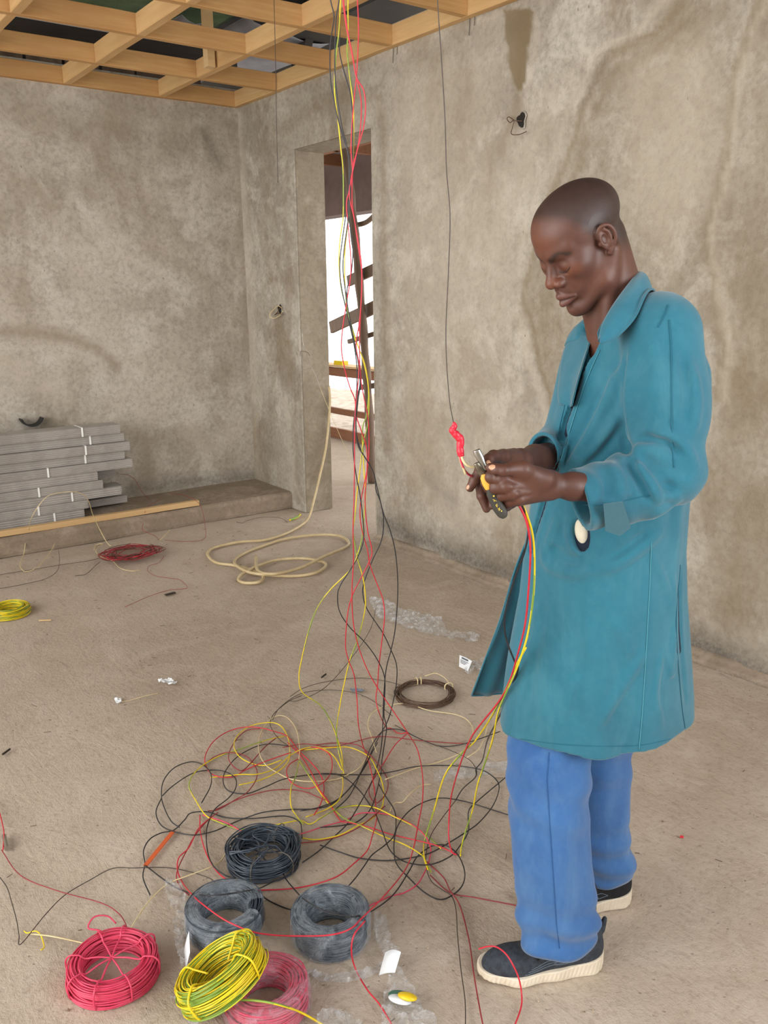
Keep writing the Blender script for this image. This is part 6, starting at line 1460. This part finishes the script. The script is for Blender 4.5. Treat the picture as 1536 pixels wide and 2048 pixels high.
# brown enamel wire coil
c = wz(850, 1392, 0); o, f = coil('wire_coil', 'thin brown wire coil tied with cream twists, behind the hanging strands', c, .098, .116, .022, 20, M_COPPER, 4, rw=.0014, group='coils of cable on the floor', jit=.0035)
for a in (YAW*0+1.05, 1.2): tie(o, f, a, .096, .12, .024, M_CREAM, .0022, 'tie', .002)
tie(o, f, -.15, .094, .122, .026, M_CREAM, .0026, 'tie', .003); mb = MB(); mb.tube(catmull([f(p) for p in ((.118, -.01, .02), (.112, .02, .04), (.10, .06, .045), (.07, .09, .03))], 6), .0016, 6); mb.build('tie_tail', M_CREAM, o, smooth=True)
# yellow green coil at the far left edge
c = wz(18, 1228, 0); o, f = coil('cable_coil', 'yellow and green cable coil cut by the left edge of the view', c, .06, .105, .045, 44, [M_YEL, M_GRN], 5, stripe=.5, group='coils of cable on the floor', jit=.002)
# clear film
def film_mat(name, tint, alpha, rough=.18):
    M_ = Mat(name); nt = M_.nt; tr = M_.n('ShaderNodeBsdfTransparent'); mx = M_.n('ShaderNodeMixShader'); tr.inputs['Color'].default_value = (.97, .97, .97, 1)
    M_.b.inputs['Base Color'].default_value = tint; M_.b.inputs['Roughness'].default_value = rough; M_.b.inputs['Specular IOR Level'].default_value = .8
    n = M_.noise(22, 5, .7, 1.2); f_ = M_.math('MULTIPLY', M_.ramp(n, [(.38, (.22, .22, .22)), (.66, (1, 1, 1))]), alpha)
    M_.l(f_, mx.inputs[0]); M_.l(tr.outputs[0], mx.inputs[1]); M_.l(M_.b.outputs[0], mx.inputs[2]); M_.l(mx.outputs[0], M_.out.inputs['Surface'])
    M_.bump(M_.noise(45, 5, .75, 2.5), .9, .008); return M_.m
M_FILM = film_mat('clear_film', (.86, .88, .90, 1), .46, .1); M_WRAP = film_mat('stretch_wrap', (.66, .74, .82, 1), .40, .12); M_WRAPP = film_mat('pink_tinted_wrap', (.90, .56, .66, 1), .45, .14)
def wrap(o, f, ri, ro, h, mat, seed, gap=None, nm='plastic_wrap', puff=.0036):
    na, nb = 130, 26; V = []; F = []
    for i in range(na+1):
        a = 2*math.pi*i/na if gap is None else gap[1]+(2*math.pi-(gap[1]-gap[0]))*i/na
        for j in range(nb):
            b = 2*math.pi*j/nb; cr, cz = (ri+ro)/2, h/2; ar, az = (ro-ri)/2+puff, h/2+puff
            ex = .5; cb, sb = math.cos(b), math.sin(b); cr_ = cr+ar*np.sign(cb)*abs(cb)**ex; z = cz+az*np.sign(sb)*abs(sb)**ex
            w = .0035*float(vnoise(np.array([a*7, b*2.2, seed*3.1]), seed))*.6+.0012*float(vnoise(np.array([a*19, b*3, seed*1.7]), seed+1))
            V.append(f(((cr_+w*cb)*math.cos(a), (cr_+w*cb)*math.sin(a), max(z+w*sb, .0006))))
    for i in range(na):
        for j in range(nb): F.append((i*nb+j, (i+1)*nb+j, (i+1)*nb+(j+1) % nb, i*nb+(j+1) % nb))
    return mesh(nm, V, F, mat, o, smooth=True)
# left wrapped coil
c = wz(452, 1854, 0); o, f = coil('cable_coil', 'black cable coil in torn clear wrap behind the tilted yellow coil', c, .060, .094, .066, 100, M_BLACKC, 6, group='coils of cable on the floor')
wrap(o, f, .060, .094, .066, M_WRAP, 3, gap=(-.95, -.45))
# second wrapped coil
c = wz(662, 1872, 0); o, f = coil('cable_coil', 'fully wrapped black cable coil in the middle of the foreground', c, .056, .094, .078, 110, M_BLACKC, 7, group='coils of cable on the floor')
wrap(o, f, .056, .094, .078, M_WRAP, 5)
# pink wrapped coil
c = wz(534, 2012, 0); o, f = coil('cable_coil', 'pink red cable coil in clear wrap under the tilted yellow coil', c, .052, .092, .062, 96, M_PINK, 8, group='coils of cable on the floor')
wrap(o, f, .052, .092, .062, M_WRAPP, 7, puff=.0045)
# tilted yellow coil resting on the pink one
c = W(*atz(418, 2036, 0.004)); axis = W(.72, -.69, 0); axis = W(-.50, .0, 0)*0+W(.62, .78, 0)
c = W(*atz(455, 1985, .035))
tl = (tuple(W(.30, .954, 0)), math.radians(-30))
o, f = coil('cable_coil', 'bright yellow and green cable coil tilted against the pink wrapped coil', c, .062, .104, .058, 100, [M_YEL, M_GRN], 9, tilt=tl, stripe=.6, group='coils of cable on the floor', jit=.0018)
def tie2(ang, ri=.062, ro=.104, h=.060): 
    ca, sa = math.cos(ang), math.sin(ang); e = .003
    sec = [(.03, h*.6), (ri-e, h*.9), ((ri*.8+ro*.2), h+e), ((ri+ro)/2, h+e*1.3), (ro+e, h*.8), (ro+e, h*.3), (ro-.004, .0)]
    mb = MB(); mb.tube(catmull([f((a*ca, a*sa, b)) for a, b in sec], 6), .0024, 6); mb.build('tie', M_YEL, o, smooth=True)
for a in (.3, 2.2, 3.7, 5.2): tie2(a)
lo = min((v.co+ch.location+o.location).z for ch in o.children for v in ch.data.vertices); o.location.z += .004-lo if lo < .004 else 0

# ------------------------------------------------------------------ plastic scraps and small litter
def scrap(name, label, outline, mat, seed, hgt=.012, cat='plastic film', n=26, lift=.003, dens=None, lab=True):
    "crumpled film: fills the outline (picture points on the floor) with a creased sheet that rises from it"
    poly = np.array([atz(x, y, 0)[:2] for x, y in outline]); lo, hi = poly.min(0), poly.max(0); st = max(hi-lo)/n
    gx_ = np.arange(lo[0], hi[0]+st, st); gy_ = np.arange(lo[1], hi[1]+st, st); X_, Y_ = np.meshgrid(gx_, gy_, indexing='ij')
    ins = in_poly(X_, Y_, [tuple(p) for p in poly]); q = np.stack([X_, Y_, X_*0+seed], -1)
    ridg = 1-np.abs(vnoise(q*38, seed)); r2_ = 1-np.abs(vnoise(q*80, seed+2)); Z_ = lift+hgt*(.55*ridg**2+.3*r2_**2+.25*vnoise(q*16, seed+4))
    Xj = X_+st*.25*vnoise(q*60, 3); Yj = Y_+st*.25*vnoise(q*60, 4)
    idm = -np.ones(X_.shape, int); idm[ins] = np.arange(ins.sum()); V = toW(np.stack([Xj[ins], Yj[ins], np.maximum(Z_[ins], .0015)], -1)); F = []
    for i in range(X_.shape[0]-1):
        for j in range(X_.shape[1]-1):
            k = [idm[i, j], idm[i+1, j], idm[i+1, j+1], idm[i, j+1]]
            if min(k) >= 0: F.append(k)
            elif sorted(k)[1] >= 0: F.append([a for a in k if a >= 0])
    o = mesh(name, V, F, mat, smooth=False)
    if lab: tag(o, label, cat)
    return o
scrap('plastic_film', 'long clear film scrap lying behind the brown wire coil', [(730, 1200), (752, 1197), (782, 1210), (800, 1222), (830, 1230), (885, 1240), (895, 1265), (962, 1272), (960, 1290), (915, 1285), (870, 1275), (820, 1262), (780, 1248), (752, 1238), (745, 1220)], M_FILM, 3, .03, n=60)
scrap('plastic_film', 'clear film trailing from the left wrapped coil towards the tied red coil', [(325, 1775), (345, 1768), (362, 1780), (385, 1815), (392, 1840), (375, 1850), (378, 1880), (370, 1905), (392, 1935), (385, 1960), (360, 1945), (350, 1905), (346, 1865), (352, 1830), (330, 1800)], M_FILM, 5, .035, n=50)
scrap('plastic_film', 'clear film strip between the pink coil and the white paper label', [(615, 1942), (660, 1955), (700, 1950), (745, 1938), (770, 1925), (775, 1945), (730, 1962), (690, 1975), (640, 1972), (612, 1960)], M_FILM, 7, .014, n=50)
scrap('plastic_film', 'clear film hanging off the right of the fully wrapped coil', [(745, 1828), (772, 1830), (780, 1870), (786, 1895), (800, 1900), (795, 1925), (770, 1925), (752, 1890), (745, 1860)], M_FILM, 9, .02, n=40)
scrap('plastic_film', 'clear bag remnant at the bottom edge below the yellow label', [(778, 1940), (800, 1935), (812, 1965), (835, 1990), (850, 2030), (870, 2040), (880, 2070), (760, 2070), (762, 2010), (772, 1975)], M_FILM, 11, .025, n=50)
scrap('plastic_film', 'rounded clear film piece at the bottom edge centre', [(635, 2048), (650, 2030), (680, 2024), (705, 2030), (722, 2050), (730, 2075), (630, 2075)], M_FILM, 13, .03, n=40)
scrap('plastic_film', 'clear film scrap at the left foot of the tilted yellow coil', [(340, 1995), (365, 2005), (395, 2020), (400, 2060), (380, 2060), (362, 2020), (338, 2004)], M_FILM, 15, .02, n=40)
scrap('clear_tape', 'strip of clear tape stuck to the floor beside the trousers', [(865, 1546), (930, 1535), (975, 1527), (1018, 1524), (1018, 1545), (960, 1556), (915, 1562), (866, 1568)], M_FILM, 17, .006, 'tape', n=50)
M_PAPER = plain('white_paper', S(236, 238, 240), .7, (12, S(214, 218, 222), .35, .65)); M_GREENP = plain('green_print', S(70, 116, 96), .5); M_YELP = plain('yellow_print_label', S(240, 200, 30), .4); M_INK = plain('dark_print', S(90, 96, 104), .7)
def quadsheet(name, label, cs, mat, zs, cat, curl=.006):
    A, B_, C_, D_ = [W(*atz(x, y, z)) for (x, y), z in zip(cs, zs)]; n = 9; V = []; F = []
    for lay in (0, .0009):
        for i in range(n):
            for j in range(n):
                u, v = i/(n-1), j/(n-1); p = (A*(1-u)+B_*u)*(1-v)+(D_*(1-u)+C_*u)*v; p = p+np.array([0, 0, curl*math.sin(math.pi*u)*(.6+.4*math.sin(v*5))-lay]); p[2] = max(p[2], .001); V.append(p)
    for i in range(n-1):
        for j in range(n-1): q = i*n+j; F.append((q, q+n, q+n+1, q+1)); F.append((81+q, 81+q+1, 81+q+n+1, 81+q+n))
    o = mesh(name, V, F, mat, smooth=True)
    if label: tag(o, label, cat)
    return o, (A, B_, C_, D_)
quadsheet('paper_label', 'white paper label curled up right of the fully wrapped coil', [(770, 1905), (802, 1904), (790, 1945), (758, 1950)], M_PAPER, (.03, .045, .02, .006), 'label', .012)
quadsheet('paper_label', 'blank white slip pointing down between the left film and the tied red coil', [(368, 1900), (378, 1862), (380, 1905), (372, 1940)], M_PAPER, (.01, .05, .04, .01), 'label', .006)
# yellow and green round label on bag
lb = empty('bag_label', wz(808, 1990, 0)); tag(lb, 'yellow and green oval bag label near the bottom edge', 'label')
def oval(cx, cy, rx, ry, z, mat, nm, rot=0, th=.002):
    n = 28; V = []; 
    for lay in (0, 1):
        V.append(W(*atz(cx, cy, z+lay*th+.004)))
        for i in range(n):
            a = 2*math.pi*i/n; x, y = rx*math.cos(a), ry*math.sin(a); V.append(W(*atz(cx+x*math.cos(rot)-y*math.sin(rot), cy+x*math.sin(rot)+y*math.cos(rot), z+lay*th)))
    F = [(0, 1+(i+1) % n, 1+i) for i in range(n)]+[(n+1, n+2+i, n+2+(i+1) % n) for i in range(n)]+[(1+i, 1+(i+1) % n, n+2+(i+1) % n, n+2+i) for i in range(n)]
    return mesh(nm, V, F, mat, lb, smooth=True)
oval(802, 1994, 26, 13, .016, M_GREENP, 'green_border', .25); oval(800, 1999, 24, 10, .022, M_PAPER, 'white_field', .25); oval(815, 1993, 20, 9, .028, M_YELP, 'yellow_field', .25)
# white printed label scrap by the coat hem
pl, (A, B_, C_, D_) = quadsheet('printed_label', 'small white printed label standing beside the coat panel', [(919, 1310), (944, 1322), (936, 1342), (918, 1333)], M_PAPER, (.05, .05, .012, .008), 'label', .003)
for (u0, u1, v0, v1) in ((.2, .75, .16, .30), (.12, .8, .42, .46), (.12, .7, .54, .58), (.15, .6, .66, .70)):
    P = lambda u, v: (A*(1-u)+B_*u)*(1-v)+(D_*(1-u)+C_*u)*v+np.array([0, 0, .0052])
    mesh('print_line', [P(u0, v0), P(u1, v0), P(u1, v1), P(u0, v1)]+[P(u0, v0)-np.array([0, 0, .0008]), P(u1, v0)-np.array([0, 0, .0008]), P(u1, v1)-np.array([0, 0, .0008]), P(u0, v1)-np.array([0, 0, .0008])], [(0, 1, 2, 3), (4, 7, 6, 5), (0, 4, 5, 1), (1, 5, 6, 2), (2, 6, 7, 3), (3, 7, 4, 0)], M_INK, pl)
scrap('plastic_film', 'whitish film piece tucked behind the coat panel corner', [(926, 1345), (945, 1330), (968, 1325), (975, 1345), (958, 1350), (935, 1352)], M_FILM, 19, .035, n=26)
scrap('plastic_film', 'small crumpled clear and white wrapper alone on the left floor', [(314, 1364), (335, 1360), (356, 1366), (350, 1376), (330, 1375)], M_PAPER, 21, .022, 'wrapper', n=22)
scrap('paper_scrap', 'tiny white scrap beside the crumpled wrapper', [(228, 1400), (242, 1399), (244, 1408), (232, 1410)], M_PAPER, 23, .012, 'scrap', n=14)
wire('thin pale wire between the tiny scrap and the crumpled wrapper', 'c', [(240, 1404), (262, 1400), (290, 1392), (318, 1386)], .0012)
o = scrap('plastic_offcut', 'small grey blue plastic offcut behind the tangle', [(698, 1378), (730, 1380), (732, 1385), (704, 1386)], plain('grey_blue_plastic', S(120, 130, 144), .4), 25, .008, 'offcut', n=16)
def chip(label, a, b, w, mat=M_DARKWOOD, z=.005):
    mb = MB(); mb.beam(wz(*a, z), wz(*b, z), w, .006, bev=.001); tag(mb.build('wood_chip', mat), label, 'wood chip')
chip('dark wood chip on the floor in front of the red scraps', (331, 1190), (350, 1185), .018)
chip('small dark splinter left of the hanging strands', (643, 1355), (652, 1348), .006)
chip('small dark splinter near the left edge of the floor', (5, 1509), (20, 1498), .006)
chip('pale wood crumb beside the yellow coil at the left edge', (78, 1241), (102, 1240), .006, M_PINE_P)
chip('tiny red plastic chip on the floor right of the trousers', (1360, 1673), (1367, 1674), .006, M_RED)
# scattered mortar crumbs
rs = np.random.default_rng(3); mb = MB(); base = np.array([(1, 0, 0), (-1, 0, 0), (0, 1, 0), (0, -1, 0), (0, 0, 1), (0, 0, -1)], float); tri = [(0, 2, 4), (2, 1, 4), (1, 3, 4), (3, 0, 4), (2, 0, 5), (1, 2, 5), (3, 1, 5), (0, 3, 5)]
for k in range(1500):
    x, y = rs.uniform(-1.0, 3.0), rs.uniform(.8, 5.3)
    if rs.random() < .3: x = 3.06-abs(rs.normal(0, .12)); 
    s = rs.uniform(.0010, .0030)*(1.6 if rs.random() < .06 else 1)
    mb.add(base*s*rs.uniform(.6, 1.3, (6, 3))+np.array([x, y, s*.3]), tri, int(rs.integers(0, 3)))
tag(mb.build('mortar_crumbs', [plain('crumb_pale', S(176, 158, 138), .95), plain('crumb_mid', S(158, 138, 118), .95), plain('crumb_dark', S(124, 104, 86), .95)]), 'loose mortar crumbs scattered over the floor', 'crumbs', kind='stuff')

mb = MB()
for k in range(170):
    x, y = rs.uniform(-.8, 2.6), rs.uniform(.8, 5.2); a = rs.uniform(0, 6.28); l_ = rs.uniform(.004, .014); p = np.array([x, y, .003])
    mb.beam(p-np.array([math.cos(a), math.sin(a), 0])*l_, p+np.array([math.cos(a), math.sin(a), .1])*l_, .0018, .0015, bev=.0003)
tag(mb.build('straw_bits', plain('dark_straw', S(92, 74, 58), .9)), 'dark straw and splinter bits scattered over the floor', 'litter', kind='stuff')

# ------------------------------------------------------------------ bundles of grey profiled strips and the loose timber on the ledge
M_STRIP = plain('grey_pvc_strip', S(168, 162, 156), .55, (6, S(154, 148, 142), .4, .6)); M_STRAP = plain('white_strap', S(240, 240, 236), .5)
def strip_bundle(y, z, xend, w, h, straps, lab, skew=0.0, grooves=5, x0=-.6):
    "a pack of ribbed strips: the front face carries the ribs, the end shows the profile"
    o = empty('strip_bundle', (xend-.8, y+w/2, z)); tag(o, lab, 'bundle', 'bundles of grey profiled strips')
    prof = []; n = grooves*4
    for i in range(n+1):
        t = i/n; prof.append((.0035*(1 if (i % 4) in (1, 2) else 0), t*h))
    pts = [(dy, zz) for dy, zz in prof]+[(w, h)]+[(w, 0)]
    V = []; F = []; m = len(pts); ns = 10
    for k in range(ns+1):
        x = x0+(xend-x0)*k/ns
        for dy, zz in pts: V.append((x, y+dy+skew*(k/ns), z+zz-.0025*math.sin(math.pi*k/ns)))
    for k in range(ns):
        for i in range(m): F.append((k*m+i, (k+1)*m+i, (k+1)*m+(i+1) % m, k*m+(i+1) % m))
    F += [tuple(range(m)), tuple(ns*m+m-1-i for i in range(m))]
    mesh('strips', V, F, M_STRIP, o)
    for sx in straps:
        mb = MB(); e = .0022; t = .011
        for (ya, yb, za, zb) in ((y-e-.001, y-.0002, z-.001, z+h+e), (y-e, y+w+e, z+h+.0004, z+h+e)):
            mb.box((sx-t/2, ya+skew*.9, za), (sx+t/2, yb+skew*.9, zb))
        mb.build('strap', M_STRAP, o)
yb = YL+.17
def bx_(px, py): return wy(px, py, yb)
# rows read off the photograph: (top y at strap, ...) -> heights of the stacked packs; each row (z0, height, end x, straps, depth offset)
rows = [(1016, 1000, 168, [(108, 1022)], .00), (1000, 982, 175, [(75, 1002)], .02), (975, 953, 242, [(143, 977)], .0), (955, 937, 204, [(77, 977)], .02), (937, 918, 194, [], .0),
        (922, 905, 264, [(95, 935)], .02), (905, 889, 250, [(171, 908)], .02), (897, 876, 258, [(170, 895)], .0), (876, 862, 250, [(182, 878)], .03), (862, 848, 240, [(164, 860)], .02)]
labs = ['lowest grey strip bundle, right behind the ledge timber', 'grey strip bundle second from the bottom of the pile', 'grey strip bundle third from the bottom, reaching further right', 'grey strip bundle fourth from the bottom, strap far to the left', 'plain grey strip bundle without a visible strap in mid pile', 'grey strip bundle of mid pile with the furthest right end', 'grey strip bundle fourth from the top, strap near its end', 'grey strip bundle third from the top, with a tall front face', 'grey strip bundle second from the top of the pile', 'topmost grey strip bundle of the pile']
zb = ZL+.006; ztop = wy(240, 848, yb)[2]; hs = (ztop-zb)/10
for k, (row, lab) in enumerate(zip(rows, labs)):
    xe = wy(row[2], (row[0]+row[1])/2, yb)[0]; z = zb+k*hs
    strip_bundle(yb+row[4]*.5, z+.0008, xe, .15, hs-.003, [wy(sx, sy, yb)[0] for sx, sy in row[3]], lab, skew=(-.010 if k % 2 else .006), grooves=4+(k % 2))
for k, (zi, pe, lab) in enumerate(((0.3, 250, 'short grey strip bundle behind at the foot of the pile'), (1.6, 242, 'grey strip bundle set back, second layer at the right end'), (3.6, 230, 'grey strip bundle set back in the middle of the pile'), (4.6, 223, 'narrow grey strip bundle set back below the longest one'), (6.2, 259, 'grey strip bundle set back behind the upper straps'))):
    xe = wy(pe, 950, yb+.19)[0]; strip_bundle(yb+.185, zb+zi*hs, xe, .13, hs*.8, [], lab, grooves=4)
mb = MB(); a = wz(384, 1000, ZL+.019); b = wz(0, 1060, ZL+.019); a[1] = b[1] = YL+.045; d_ = b-a; a = a.copy(); b = a+d_*2.2
mb.beam(a, b, .042, .036, jit=.002); tag(mb.build('loose_timber', M_PINE_P), 'planed pine timber lying on the ledge in front of the grey bundles', 'timber')
